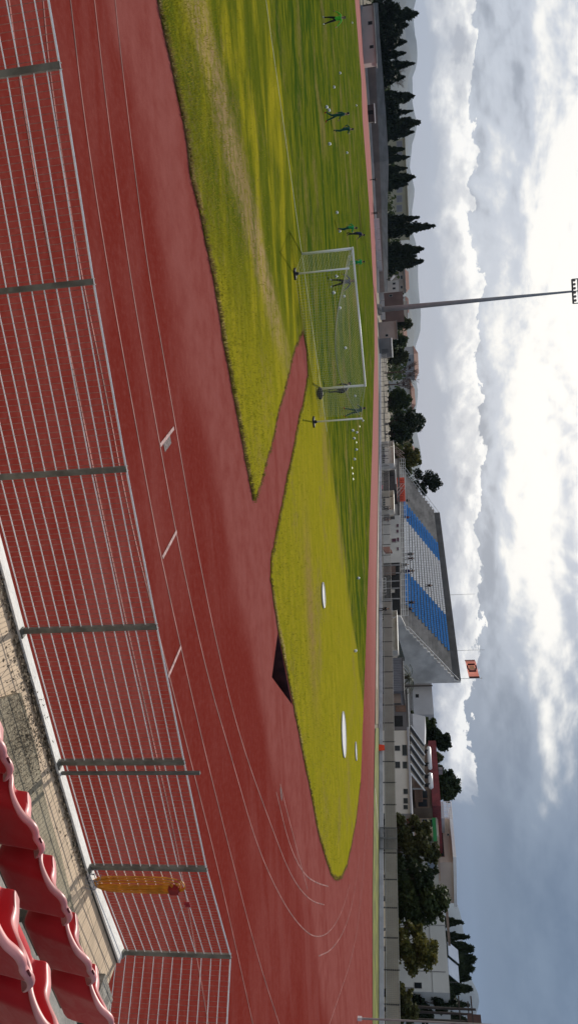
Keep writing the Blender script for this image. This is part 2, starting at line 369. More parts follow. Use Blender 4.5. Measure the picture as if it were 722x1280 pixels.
tufts(g1, 60, .04, .12, .07); tufts(g2, 30, .03, .08, .05); tufts(g3, 30, .03, .08, .05); tufts(g4[:150], 25, .03, .08, .05)
me = D2.meshes.new('edge_grass'); me.from_pydata(v, [], f); me.materials.append(TUFT)
o = D2.objects.new('edge_grass', me); COL.objects.link(o); kind(o, 'stuff'); o['label'] = 'ragged grass tufts along the infield edge'
# scattered blades over the nearest grass
v = []; f = []
GI = [Vector(p) for p in [(x.x, x.y) for x in [G(200, 0), G(316, 600), G(345, 700), G(400, 1000)]]]
for _ in range(11000):
    py = random.uniform(-20, 1080); e = np.interp(py, [p[1] for p in NEAR]+[p[1] for p in NEAR2[:12]], [p[0] for p in NEAR]+[p[0] for p in NEAR2[:12]])
    px = e+4+abs(random.gauss(0, 45))
    if px > 425: continue
    if 395 < py < 720:
        l = np.interp(px, [317, 326, 336.8, 347.6, 358.4, 365.6, 378], [626, 598, 559, 512, 472, 440, 414]); r_ = np.interp(px, [316, 338.6, 344, 349, 358, 365.6, 374.6, 384], [760, 696, 670, 645, 598, 562, 515, 440])
        if px > 312 and l-6 < py < r_+5: continue
    q = G(px, py, .03); 
    for _k in range(3):
        x, y = q.x+random.gauss(0, .06), q.y+random.gauss(0, .06); an = random.random()*6.28; h = random.uniform(.02, .07)
        n = len(v); dx, dy = math.cos(an)*.011, math.sin(an)*.011
        v.extend([(x-dx, y-dy, .03), (x+dx, y+dy, .03), (x+random.gauss(0, .025), y+random.gauss(0, .025), .03+h)]); f.append((n, n+1, n+2))
me = D2.meshes.new('grass_blades'); me.from_pydata(v, [], f); me.materials.append(leafmat('short_blades', (.2, .2, .01), (.3, .27, .03), .5))
o = D2.objects.new('grass_blades', me); COL.objects.link(o); kind(o, 'stuff'); o['label'] = 'short grass blades over the near infield'

# lane lines, ticks
LN = [[(10, -10), (33, 160), (62, 320), (100, 503), (128, 641), (158, 780), (190, 920), (222, 1060), (262, 1290)],
      [(53, -10), (63, 100), (97, 321), (133, 493), (160, 641), (200, 800), (238, 950), (276, 1100), (318, 1290)],
      [(87, -10), (105, 147), (132, 321), (160, 477), (190, 641), (202, 700), (225, 805), (251, 919), (278, 1028), (321, 1196), (352, 1290)],
      [(117, -10), (133, 133), (159, 321), (180, 447), (215, 640), (227, 700), (258.6, 844), (290, 950), (321, 1059), (352, 1126), (376, 1160), (395, 1173), (413, 1165), (428, 1138), (437, 1105)],
      [(143, -10), (152, 80), (182, 321), (200, 420), (238, 641), (249, 700), (268, 794), (298, 919), (337, 1028), (364, 1098), (387, 1126), (405, 1131)],
      [(345, 990), (362, 1060), (380, 1094), (396, 1104), (410, 1108)], [(398, 1195), (414, 1188), (430, 1164), (441, 1128), (449, 1070)],
      [(350, 980), (356, 1005), (368, 1051), (384, 1112)],
      [(398, 1330), (408, 1290), (420, 1255), (442, 1190), (452, 1120), (458, 1040), (462, 960)],
      [(447, 1150), (456, 1060), (461, 970), (463.5, 860), (465.5, 740)]]
mb = MB()
for i, l in enumerate(LN):
    mb.strip(smoothpoly([(G(*p).x, G(*p).y) for p in l]), .04 if i < 5 else .05, .005)
kind(mb.build('lane_lines', LINEP), 'structure')
mb = MB()
for a, b in [((200, 557), (217, 535)), ((203, 697), (220.5, 664)), ((210, 846), (226, 808))]:
    mb.strip([G(*a), G(*b)], .07, .009)
kind(mb.build('lane_marks', TICKP), 'structure')
mb = MB(); mb.strip([G(205, 560), G(213, 549)], .16, .0065); mb.strip([G(350, 985), G(352, 1000)], .12, .0065)
kind(mb.build('track_patches', M('grey_patch_scuff', (.16, .12, .115), .9, .6, 20)), 'structure')
# goal line
mb = MB(); a, b = G(376, 317), G(400, 486); d = (b-a).normalized()
mb.strip([a-d*16, a.lerp(b, .5), b+d*3], .11, .041); kind(mb.build('goal_line', M('chalk_line', (.34, .36, .22), .9, .3, 3)), 'structure')
# green verge, pale kerb and dry verge behind the far straight
KERB = [(470.2, 860), (471.3, 720), (473.2, 600), (473.8, 500), (472.3, 400), (470.5, 300), (465, 200), (458.5, 100), (451, 0)]
mb = MB(); mb.strip(smoothpoly([(G(*p).x, G(*p).y) for p in KERB]), .9, .03); mb.strip([G(468, 985), G(472.5, 1040)], .3, .04)
kind(mb.build('pale_kerb', M('dusty_white_kerb', (.60, .52, .48), .9, .25, .4)), 'structure')
vg = [G(465, 1290), G(465.1, 1120), G(466.8, 990), G(468.5, 910)]; vb = [LP(473.5, 910), LP(473.5, 990), LP(473.5, 1120), LP(473.5, 1290)]
mb = MB(); mb.poly([[(p.x, p.y) for p in vg+vb]], .03); kind(mb.build('grass_verge', M('verge_grass', (.15, .16, .012), .9, .55, .6, bump=.6, bscale=6)), 'structure')
ve = [G(468.5, 905), G(470.5, 720), G(473, 560), G(473.5, 450)]; vf = [LP(474, 450, .0), LP(474, 600), LP(474, 720), LP(474, 905)]
mb = MB(); mb.poly([[(p.x, p.y) for p in ve+vf]], .012); kind(mb.build('dry_verge', M('dry_verge_grass', (.20, .16, .09), .95, .5, .5)), 'structure')

# throwing circles
for nm, lab, c, r_ in (('throwing_circle', 'small white concrete throwing circle set in the yellow grass, the one nearer the goal', (402.3, 744), .62),
                       ('throwing_circle', 'large white concrete throwing circle near the far tip of the infield grass', (428, 918), 1.27),
                       ('throwing_circle', 'thin white throwing circle farthest from the camera beside the large white circle', (443.4, 939), .6)):
    q = G(*c); mb = MB(); n = 40
    ring = [Vector((q.x+r_*math.cos(t*2*math.pi/n), q.y+r_*math.sin(t*2*math.pi/n), .07)) for t in range(n)]
    mb.add(ring+[Vector((p.x, p.y, .0)) for p in ring], [tuple(range(n))]+[(i, n+i, n+(i+1) % n, (i+1) % n) for i in range(n)])
    t = thing(nm, lab, 'throwing circle', (q.x, q.y, 0), 'throwing circles in the infield'); mb.build('slab', M('white_circle_concrete', (.66, .65, .62), .85, .15, 3), t)
    mb = MB(); mb.tube([p for p in ring]+[ring[0]], .035, 5, cap=False); mb.build('rim', M('rim_steel', (.35, .34, .32), .6, .3, 8), t)

# ---------------------------------------------------------------- near barrier: wall, fence
WT = .35; ZT = 1.79
top_px = [(40, -120), (75, 82), (117, 352), (158, 586), (196, 783), (230, 952), (258, 1086), (288, 1195)]
fp = [G(x, y, ZT) for x, y in top_px]; fp.insert(0, fp[0]+(fp[0]-fp[1])); corner = fp[-1]
after = [G(283.5, 1280, ZT)]; after.append(corner+(after[0]-corner)*3.2)
def inward(i, P):
    d = (P[min(i+1, len(P)-1)]-P[max(i-1, 0)]); d.z = 0; d.normalize(); return Vector((d.y, -d.x, 0))   # towards the camera side
wallt = thing('boundary_wall', 'low whitewashed wall under the near mesh fence, its top catching the sun', 'wall', (fp[5].x, fp[5].y, 0))
mb = MB(); P = [Vector((p.x, p.y, 0)) for p in fp]
A = []; B = []
for i, p in enumerate(P):
    n = inward(i, P); A.append(p-n*.03); B.append(p+n*.085)
B[-1] = P[-1]+Vector((.05, -.16, 0))
for i in range(len(P)-1):
    k = 6
    for j in range(k):
        a0, a1 = A[i].lerp(A[i+1], j/k), A[i].lerp(A[i+1], (j+1)/k); b0, b1 = B[i].lerp(B[i+1], j/k), B[i].lerp(B[i+1], (j+1)/k)
        mb.hexa([Vector((q.x, q.y, -.1)) for q in (b0, b1, a1, a0)], [Vector((q.x, q.y, WT-.025)) for q in (b0, b1, a1, a0)])
mb.build('wall', M('shade_dark_render', (.10, .095, .085), .95, .5, 5., bump=.4, bscale=30), wallt)  # wall body: camera-side shade painted in as a dark render
mb = MB()
for i in range(len(P)-1):
    for j in range(8):
        a0, a1 = A[i].lerp(A[i+1], j/8), A[i].lerp(A[i+1], (j+1)/8); b0, b1 = B[i].lerp(B[i+1], j/8), B[i].lerp(B[i+1], (j+1)/8)
        if i == len(P)-2 and j == 7: pass
        mb.hexa([Vector((q.x, q.y, WT-.025)) for q in (b0, b1, a1, a0)], [Vector((q.x, q.y, WT)) for q in (b0, b1, a1, a0)])
mb.build('white_cap', M('whitewash', (.86, .84, .79), .85, .1, 4., bump=.5, bscale=30), wallt)
mb = MB()
ch = after[0]-corner; ch.z = 0; ch.normalize(); cn = Vector((-ch.y, ch.x, 0))
mb.obox(Vector((corner.x, corner.y, -.1))+ch*.0-cn*.28, ch*3.0, cn*.25, Vector((0, 0, .22))); mb.build('dark_plinth', M('dark_plinth', (.07, .08, .075), .9, .3, 3), wallt)
mb = MB(); mb.obox(Vector((corner.x, corner.y, .123))-cn*.28+ch*.45, ch*2.5, cn*.22, Vector((0, 0, .05))); mb.build('white_capping', MATS['whitewash'], wallt)

GALV = M('weathered_galvanised_steel', (.19, .19, .16), .65, .35, 6, metal=.1, dirt=(.11, .105, .085))
WIRE = M('bright_galvanised_wire', (.93, .93, .91), .35, .1, 20, metal=.15)
VWIRE = M('rusted_thin_wire', (.42, .23, .19), .6, .4, 20, metal=.2)
fence = thing('mesh_fence', 'galvanised welded mesh fence on the low white wall in the foreground', 'fence', (fp[5].x, fp[5].y, WT))
posts = fp + [after[1]]
for i, p in enumerate(posts):
    mb = MB(); d = (posts[min(i+1, len(posts)-1)]-posts[max(i-1, 0)]); d.z = 0; d.normalize(); n = Vector((d.y, -d.x, 0))
    z0 = WT; o = Vector((p.x, p.y, z0)); hgt = ZT-z0+.01
    mb.obox(o-d*.026+n*.02, d*.052, n*.006, (0, 0, hgt)); mb.obox(o-d*.026-n*.025, d*.006, n*.045, (0, 0, hgt)); mb.obox(o+d*.02-n*.025, d*.006, n*.045, (0, 0, hgt))
    mb.obox(o-d*.05+n*.0, d*.1, n*.08, (0, 0, .012))
    po = mb.build('post', GALV, fence)
# doubled post, slightly taller, beside the third from the corner
i = 6; d = (fp[7]-fp[6]).normalized()
o = Vector((fp[6].x, fp[6].y, WT))+Vector((d.x, d.y, 0))*.13; n = Vector((d.y, -d.x, 0))
mb = MB(); mb.obox(o-d*.02+n*.02, Vector((d.x, d.y, 0))*.035, n*.03, (0, 0, ZT-WT+.17)); po = mb.build('post', M('grey_angle_iron', (.16, .165, .15), .6, .3, 7, metal=.3), fence); po['label'] = 'thin taller grey second post'
def panel(a, b, z0, z1, nh=12, vs=.055):
    a = Vector((a.x, a.y, 0)); b = Vector((b.x, b.y, 0)); L = (b-a).length; d = (b-a)/L
    mb = MB()
    for k in range(nh+1):
        z = z0+(z1-z0)*k/nh
        r_ = .0062 if k < nh else .0105
        sag = 0 if k == nh else random.uniform(-.004, .004)
        mb.tube([a+Vector((0, 0, z)), a+d*(L*.5)+Vector((0, 0, z+sag)), b+Vector((0, 0, z))], r_, 5, cap=False)
    o = mb.build('mesh_panel', WIRE, fence)
    mb = MB(); m_ = int(L/vs)
    for k in range(1, m_):
        q = a+d*(L*k/m_); mb.tube([q+Vector((0, 0, z0)), q+Vector((0, 0, z1))], .003, 4, cap=False)
    mb.build('upright_wires', VWIRE, o)
for i in range(len(fp)-1): panel(fp[i], fp[i+1], WT+.06, ZT)
panel(corner, after[1], WT-.1, ZT)

# walkway tiles, concrete
def tile_mat():
    m, nt, b = newmat('beige_paving_tiles'); p = pos(nt, (1, 1, 1), -.42)
    br = N(nt, 'ShaderNodeTexBrick'); nt.links.new(p, br.inputs[0]); br.offset = 0
    br.inputs['Scale'].default_value = 1.; br.inputs['Brick Width'].default_value = .3; br.inputs['Row Height'].default_value = .3; br.inputs['Mortar Size'].default_value = .006
    br.inputs['Color1'].default_value = (.70, .54, .37, 1); br.inputs['Color2'].default_value = (.62, .47, .32, 1); br.inputs['Mortar'].default_value = (.22, .17, .12, 1)
    c = mixc(nt, sstep(nt, noise(nt, p, 3, 5), .4, .75, 0, .4), br.outputs[0], (.33, .26, .18))
    nt.links.new(c, b.inputs['Base Color']); b.inputs['Roughness'].default_value = .85; return m
rr = Vector((.86, .5, 0)).normalized(); nn = Vector((-rr.y, rr.x, 0))
tl = [B[i] for i in range(len(B))]
end = B[-1]
poly = [(q.x, q.y) for q in tl] + [(end.x+.1, end.y-.25)]
bt = [G(x, y, .30) for x, y in [(112, 1218), (88, 1114), (62, 1018), (45, 950), (20, 860), (-60, 700), (-140, 300)]]
mb = MB(); mb.poly([poly+[(q.x-nn.x*.6, q.y-nn.y*.6) for q in bt]+[(-8, 2)]], .30, drop=-.05); kind(mb.build('tiled_walkway', tile_mat()), 'structure')
def grime():
    m, nt, b = newmat('grimy_concrete'); p = pos(nt); n1 = noise(nt, p, 1.2, 6, .6); n2 = noise(nt, p, 22, 6, .75); n3 = noise(nt, p, 6, 5, .6)
    c = mixc(nt, sstep(nt, n1, .3, .7), (.42, .36, .25), (.31, .26, .17))
    g = N(nt, 'ShaderNodeNewGeometry'); s = N(nt, 'ShaderNodeSeparateXYZ'); nt.links.new(g.outputs['Position'], s.inputs[0])
    lf = sstep(nt, s.outputs[0], 3.4, 1.6)
    c = mixc(nt, mth(nt, 'MULTIPLY', lf, sstep(nt, n2, .42, .6, .15, .85)), c, (.10, .075, .05))
    c = mixc(nt, sstep(nt, n3, .55, .8, 0, .6), c, (.14, .11, .08))
    nt.links.new(c, b.inputs['Base Color']); b.inputs['Roughness'].default_value = .95
    bn = N(nt, 'ShaderNodeBump'); bn.inputs['Strength'].default_value = .9; bn.inputs['Distance'].default_value = .03
    nt.links.new(mth(nt, 'ADD', n2, n3), bn.inputs['Height']); nt.links.new(bn.outputs[0], b.inputs['Normal']); return m
GRIME = grime()
ce = [G(x, y, .37) for x, y in [(112, 1218), (104, 1190), (88, 1114), (76, 1065), (62, 1018), (54, 985), (47, 940), (36, 900), (27, 866)]]
ce2 = [(q.x, q.y) for q in ce] + [(G(-40, 880, .22).x, G(-40, 880, .22).y)] + [(1.0, 3.0), (4.5, 4.9)]
mb = MB(); mb.poly([ce2], .37, drop=.0); kind(mb.build('concrete_apron', GRIME), 'structure')
# stub pier at the corner
q = G(108, 1240, .4); t = thing('masonry_stub', 'broken concrete stub with exposed brick at the corner of the white wall', 'masonry stub', (q.x, q.y, 0))
mb = MB(); bm_pts = [Vector((q.x, q.y, 0))+rr*a_+nn*b2 for a_, b2 in ((-.16, -.2), (.28, -.2), (.34, .1), (-.1, .16))]
mb.hexa(bm_pts, [p+Vector((0, 0, .62+random.uniform(-.04, .04))) for p in bm_pts]); mb.build('block', M('broken_concrete', (.36, .33, .28), .95, .5, 9, bump=.9, bscale=30), t)
mb = MB(); mb.obox(bm_pts[0].lerp(bm_pts[1], .72)+Vector((0, 0, .47))-nn*.012, rr*.14, nn*.03, (0, 0, .07)); mb.build('exposed_brick', M('old_brick', (.30, .09, .06), .9, .3, 20), t)
# dead leaves in the gutter beside the wall
v = []; f = []
for _ in range(1300):
    s_ = random.random(); i = random.choice([4, 5, 5, 5, 6]) ; i = min(i, len(B)-2); q = B[i].lerp(B[i+1], s_)
    nI = inward(i, P); off = abs(random.gauss(0, .03)) if random.random() < .85 else abs(random.gauss(0, .2))
    q = q+nI*(.01+off); an = random.random()*6.28; s2 = random.uniform(.01, .03); z = .305+random.random()*.03*(off < .12)
    n = len(v); u = Vector((math.cos(an)*s2, math.sin(an)*s2, random.uniform(-.01, .01))); w2 = Vector((-u.y*.5, u.x*.5, random.uniform(-.005, .01)))
    for c in (u, w2, -u, -w2): v.append((q.x+c.x, q.y+c.y, z+c.z))
    f.append((n, n+1, n+2, n+3))
for _ in range(900):
    x, y = random.gauss(34, 12), random.gauss(925, 30); q = G(x, y, .37); an = random.random()*6.28; s2 = random.uniform(.005, .019); n = len(v)
    u = Vector((math.cos(an)*s2, math.sin(an)*s2, random.uniform(-.012, .012))); w2 = Vector((-u.y*.35, u.x*.35, .004))
    for c in (u, w2, -u, -w2): v.append((q.x+c.x, q.y+c.y, .383+c.z))
    f.append((n, n+1, n+2, n+3))
me = D2.meshes.new('leaf_litter'); me.from_pydata(v, [], f); me.materials.append(M('dry_leaf_litter', (.24, .19, .13), .95, .6, 12)); o = D2.objects.new('leaf_litter', me); COL.objects.link(o); kind(o, 'stuff')
o['label'] = 'dry leaves and grit gathered along the wall and on the concrete'

# cable coil on the fence
a, b = fp[7], fp[8]; d = (b-a).normalized(); n = Vector((d.y, -d.x, 0)); n.normalize()
coil = thing('hose_coil', 'coil of orange yellow hose hanging on the mesh fence', 'hose', (a.x, a.y, WT))
mb = MB(); c0 = Vector((a.x, a.y, 0))+d*.26
for k in range(14):
    w2 = .03+.0095*k+random.uniform(-.012, .012); z0_, z1_ = WT+.0+random.uniform(-.03, .03), WT+.95+.016*k+random.uniform(-.03, .01); pts = []
    for j in range(29):
        t_ = 2*math.pi*j/28; cx = math.cos(t_); sx = math.sin(t_)
        z = (z0_+z1_)/2 + (z1_-z0_)/2*math.copysign(abs(sx)**.55, sx); pts.append(c0+d*(w2*math.copysign(abs(cx)**.7, cx)+.004*math.sin(5*t_+k))+n*(.03+.007*(k % 5))+Vector((0, 0, z)))
    mb.tube(pts, .0058, 6, cap=False)
mb.build('loops', M('orange_hose', (.66, .27, .02), .4, .3, 8, spec=.5), coil, True)
mb = MB(); mb.obox(c0+d*.02+n*.02+Vector((0, 0, WT+.93)), d*.11, n*.07, (0, 0, .12)); mb.build('wrap', M('dark_red_tape', (.28, .02, .02), .6, .2, 9), coil)
t = thing('red_tag', 'small red and grey tag tied to the fence wires beside the hose coil', 'tag', c0+d*.45+Vector((0, 0, 1.35)))
mb = MB(); mb.obox(c0+d*.36+n*.02+Vector((0, 0, 1.40)), d*.09, n*.012, (0, 0, .07)); mb.build('tag', M('red_cloth', (.4, .03, .04), .8, .3, 9), t)
mb = MB(); mb.tube([c0+d*.4+n*.02+Vector((0, 0, 1.42)), c0+d*.6+n*.015+Vector((0, 0, 1.28)), c0+d*.85+n*.012+Vector((0, 0, 1.22))], .004, 5); mb.build('string', M('pale_string', (.45, .35, .35), .8, .2, 9), t)
# loose wire ties hanging at the wall by the coil post
t = thing('wire_offcut', 'twisted loose wire at the foot of the fence post by the hose coil', 'wire', (a.x, a.y, WT)); mb = MB()
for k in range(5):
    pts = [Vector((a.x, a.y, WT+.02))+n*(.05+.05*j+random.uniform(-.03, .03))+d*random.uniform(-.12, .12)+Vector((0, 0, .06*math.sin(j*1.3+k)+.06)) for j in range(6)]
    mb.tube(smoothpoly(pts, 2), .004, 4)
mb.build('wire', M('dull_wire', (.25, .25, .27), .5, .2, 9, metal=.5), t)

# ---------------------------------------------------------------- near terrace and red seats
S1 = G(88.7, 1153.6, 2.48); S0 = G(50.7, 1070.6, 2.48); S2 = G(114, 1227, 2.48); SB = G(43.6, 1232, 2.82)
rr = (S2-S0).normalized(); nn = Vector((-rr.y, rr.x, 0)); pitch_s = (S2-S0).length/2
nA = S1.dot(nn); nB = SB.dot(nn)
mb = MB()
for n0, n1, z in ((nA-.28, nA+.50, 1.82), (nB-.28, nA-.28, 2.16), (-3., nB-.28, 2.5)):
    a_ = rr*-3+nn*n0; mb.obox(Vector((a_.x, a_.y, -.1)), rr*12, nn*(n1-n0), (0, 0, z+.1))
t = thing('terrace', 'stepped concrete spectator terrace under the red seats', 'terrace', (0, 0, 0)); mb.build('steps', CONC, t)
def seat_mat():
    m, nt, b = newmat('faded_red_plastic'); p = pos(nt); n1 = noise(nt, p, 2.5, 5, .6); n2 = noise(nt, p, 40, 4, .6); n3 = noise(nt, p, 9, 6, .7, 1.)
    g = N(nt, 'ShaderNodeNewGeometry')
    c = mixc(nt, sstep(nt, n1, .3, .7), (.46, .014, .02), (.54, .03, .035))
    c = mixc(nt, sstep(nt, n3, .6, .85, 0, .35), c, (.58, .16, .16))
    # rolled edges carry sun glare as a paler pink, in the rim material
    c = mixc(nt, sstep(nt, n2, .6, .8, 0, .25), c, (.25, .02, .02))
    nt.links.new(c, b.inputs['Base Color']); nt.links.new(sstep(nt, n3, .3, .7, .38, .6), b.inputs['Roughness']); b.inputs['Specular IOR Level'].default_value = .35
    return m
SEATM = seat_mat()
def make_seat():
    t = thing('stadium_seat', 'x', 'seat', (0, 0, 0), 'red bucket seats on the near terrace')
    nu, k = 61, 9; HW = .215; V = []; Fc = []; Fl = []
    def plan(u, fl):     # u 0..1 around the U, returns xy and tangent-free outward normal
        hw, dep, rc = HW, .36, .055
        segs = [dep-rc, rc*math.pi/2, 2*(hw-rc), rc*math.pi/2, dep-rc]; L = sum(segs); s = u*L
        if s < segs[0]: p_, n_ = Vector((-hw, dep-s, 0)), Vector((-1, 0, 0))
        elif s < segs[0]+segs[1]:
            t_ = (s-segs[0])/rc; c = Vector((-hw+rc, rc, 0)); n_ = Vector((-math.cos(t_), -math.sin(t_), 0)); p_ = c+n_*rc
        elif s < sum(segs[:3]): q_ = s-segs[0]-segs[1]; p_, n_ = Vector((-hw+rc+q_, 0, 0)), Vector((0, -1, 0))
        elif s < sum(segs[:4]):
            t_ = (s-sum(segs[:3]))/rc; c = Vector((hw-rc, rc, 0)); n_ = Vector((math.sin(t_), -math.cos(t_), 0)); p_ = c+n_*rc
        else: q_ = s-sum(segs[:4]); p_, n_ = Vector((hw, rc+q_, 0)), Vector((1, 0, 0))
        return p_, n_
    for i in range(nu):
        u = i/(nu-1); p_, n_ = plan(u, 0); a_ = abs(u-.5)*2
        L_ = 2*(.36-.055)+math.pi*.055+2*(HW-.055); sd = (.36-.055)-min(u, 1-u)*L_   # forward distance left on the side arm
        if sd > 0 and False: pass
        fwd = max(0., (.36-.055)-min(u, 1-u)*L_); back = 1-min(1, fwd/.20)
        h = .08+.33*(back*back*(3-2*back))*.55+.325*.45*max(0., 1-fwd/.30); cc = abs(u-.5)*L_
        h -= .010*math.exp(-((cc-.0)/.035)**4); h -= .012*min(1, max(0, (cc-(HW-.10))/.10))**2*(1 if fwd <= 0 else 1)
        sh_ = max(0., (cc-(HW-.14))/.17); h -= .13*min(1., sh_)**2 if fwd <= 0 else .13*back
        prof = [(-.03, 0.), (-.002, .03), (.002, .35), (.006, .7), (.010, .93), (.018, .985), (.034, 1.0), (.050, .985), (.056, .93)]
        for (of, zz) in prof:
            of *= 1+.5*(min(1, fwd/.1) if of > .012 else 0)
            q_ = p_+n_*of+Vector((0, 0, h*zz)); bk = 1-min(1., max(0., (p_.y)/.30)); q_.y -= .20*h*zz*bk; q_.x *= 1-.24*zz*bk; V.append(q_)
    for i in range(nu-1):
        for j in range(k-1):
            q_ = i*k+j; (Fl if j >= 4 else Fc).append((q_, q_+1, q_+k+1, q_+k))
    # pan
    base = len(V); rows = 8
    for i in range(nu):
        p_, n_ = plan(i/(nu-1), 0)
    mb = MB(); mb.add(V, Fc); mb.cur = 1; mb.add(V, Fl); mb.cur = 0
    L_ = [V[i*k] for i in range(nu)]; m_ = nu//2
    for i in range(m_): mb.face([L_[i], L_[i+1], L_[nu-2-i], L_[nu-1-i]])
    a0, b0 = L_[0], L_[-1]; lip = [a0+Vector((0, .035, -.012)), b0+Vector((0, .035, -.012))]
    mb.face([a0, b0, lip[1], lip[0]]); mb.face([lip[0], lip[1], lip[1]+Vector((0, .005, -.05)), lip[0]+Vector((0, .005, -.05))])
    sh = mb.build('shell', [SEATM, M('glare_painted_plastic', (.66, .26, .25), .42, .35, 5, spec=.6)], t, True)  # flange faces: sunlit glare painted in as pale pink
    bm = bmesh.new(); bm.from_mesh(sh.data); bmesh.ops.remove_doubles(bm, verts=bm.verts, dist=.0008)
    bm.to_mesh(sh.data); bm.free(); sh.data.polygons.foreach_set('use_smooth', [True]*len(sh.data.polygons))
    s_ = sh.modifiers.new('thick', 'SOLIDIFY'); s_.thickness = .006; ss = sh.modifiers.new('sub', 'SUBSURF'); ss.levels = ss.render_levels = 1
    mb = MB(); mb.tube([(.0, -.118, .40), (.03, -.118, .40)], .005, 8); mb.build('hand_slot', M('slot_shadow_plastic', (.12, .01, .012), .6, .2, 9), t)
    mb = MB(); mb.box((0, .18, -.1), (.05, .05, .36)); mb.box((0, .18, -.02), (.3, .28, .02)); mb.box((0, .18, -.29), (.16, .16, .01)); mb.build('bracket', GALV, t)
    return t
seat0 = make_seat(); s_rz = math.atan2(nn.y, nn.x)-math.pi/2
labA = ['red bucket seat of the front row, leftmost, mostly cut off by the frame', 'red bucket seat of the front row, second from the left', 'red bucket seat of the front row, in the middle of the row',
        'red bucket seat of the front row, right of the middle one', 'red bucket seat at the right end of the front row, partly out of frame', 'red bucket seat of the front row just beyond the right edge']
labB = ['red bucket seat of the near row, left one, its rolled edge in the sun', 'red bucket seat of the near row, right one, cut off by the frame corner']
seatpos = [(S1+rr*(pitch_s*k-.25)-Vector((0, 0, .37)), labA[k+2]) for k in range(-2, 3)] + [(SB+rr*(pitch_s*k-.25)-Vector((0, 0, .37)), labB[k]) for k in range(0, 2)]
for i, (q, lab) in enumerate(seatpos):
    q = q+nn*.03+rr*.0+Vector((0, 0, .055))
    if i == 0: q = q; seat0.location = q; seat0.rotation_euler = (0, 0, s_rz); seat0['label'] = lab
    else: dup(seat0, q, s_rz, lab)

# ---------------------------------------------------------------- goal
GW = M('white_goal_paint', (.9, .9, .9), .45, .06, 5); NETM = M('white_net_cord', (.42, .43, .37), .8, .1, 9)
ga, gb = G(376, 317.5), G(400, 486); ga.z = gb.z = .035; gd = (gb-ga).normalized(); gbk = Vector((gd.y, -gd.x, 0)); up = Vector((0, 0, 1)); GH = 2.44
goal = thing('football_goal', 'white football goal with a sagging net seen from behind', 'goal', ga.lerp(gb, .5))
for q in (ga, gb):
    mb = MB(); mb.tube([q, q+up*GH], .06, 10); mb.build('goal_post', GW, goal, True)
mb = MB(); mb.tube([ga+up*GH-gd*.06, gb+up*GH+gd*.06], .06, 10); mb.build('crossbar', GW, goal, True)
s1, s2 = G(367.5, 342.5, .035), G(391, 527.5, .035)
def topline(u):   # rear top rope, sags between the stanchions
    p_ = (s1+up*2.36).lerp(gb+gbk*2.1+gd*.4+up*2.1, u); return p_-up*(1.05*4*u*(1-u)*(.75+.25*u))
def botline(u): return (s1+gbk*.1).lerp(gb+gbk*2.2+gd*.3, u)+up*.02
def frontline(u): return ga.lerp(gb, u)+up*GH
def netgrid(fa, fb, nu, nv, sag=0.):
    mb = MB(); P_ = [[None]*(nv+1) for _ in range(nu+1)]
    for i in range(nu+1):
        for j in range(nv+1):
            v_ = j/nv; q = fa(i/nu).lerp(fb(i/nu), v_)-up*(sag*4*v_*(1-v_)); P_[i][j] = q
    for i in range(nu+1): mb.tube(P_[i], .0032, 3, cap=False)
    for j in range(nv+1): mb.tube([P_[i][j] for i in range(nu+1)], .0032, 3, cap=False)
    return mb
n_ = netgrid(frontline, topline, 60, 20, .12)
def addmb(a, b): 
    k = len(a.v); a.v += b.v; a.f += [tuple(i+k for i in f) for f in b.f]; a.mi += b.mi
addmb(n_, netgrid(topline, botline, 60, 16))
addmb(n_, netgrid(lambda u: ga.lerp(s1, u)+up*(GH-.06*u), lambda u: ga.lerp(s1, u)+up*.03, 24, 18))
addmb(n_, netgrid(lambda u: gb.lerp(gb+gbk*2.1+gd*.4, u)+up*(GH-.34*u), lambda u: gb.lerp(gb+gbk*2.2+gd*.3, u)+up*.03, 18, 18))
n_.build('net', NETM, goal)
mb = MB(); mb.tube([ga+up*GH, s1+up*2.36], .02, 5); mb.tube([topline(k/16) for k in range(17)], .016, 4); mb.tube([gb+up*GH, s2+up*2.36], .008, 4); mb.build('rope', M('grey_rope', (.4, .4, .36), .8, .2, 9), goal)
for q, lab in ((s1, 'freestanding net pole behind the left side of the goal'), (s2, 'freestanding net pole to the right of the goal beside the leaning player')):
    t = thing('net_stanchion', lab, 'net pole', q, 'poles holding the goal net')
    mb = MB(); mb.tube([q, q+up*2.42], .04, 8); mb.build('pole', GW, t, True)
    mb = MB(); mb.box(q+up*.04, (.42, .42, .08), .6); mb.tube([q+up*.08, q+up*.2], .09, 8, .06); mb.build('base', M('black_rubber', (.02, .02, .02), .8, .2, 9), t)
q = G(396, 492, .035); t = thing('sports_bag', 'black bag lying on the grass at the foot of the right goal post', 'bag', q)
mb = MB(); mb.ball(q+up*.16, .17, 12, 8, (2.0, 1.1, .95)); mb.build('bag', M('black_nylon', (.015, .015, .018), .7, .2, 9), t, True)
mb = MB(); mb.tube([q+Vector((-.15, 0, .3)), q+Vector((0, 0, .42)), q+Vector((.15, 0, .3))], .012, 5); mb.build('handle', MATS['black_nylon'], t)

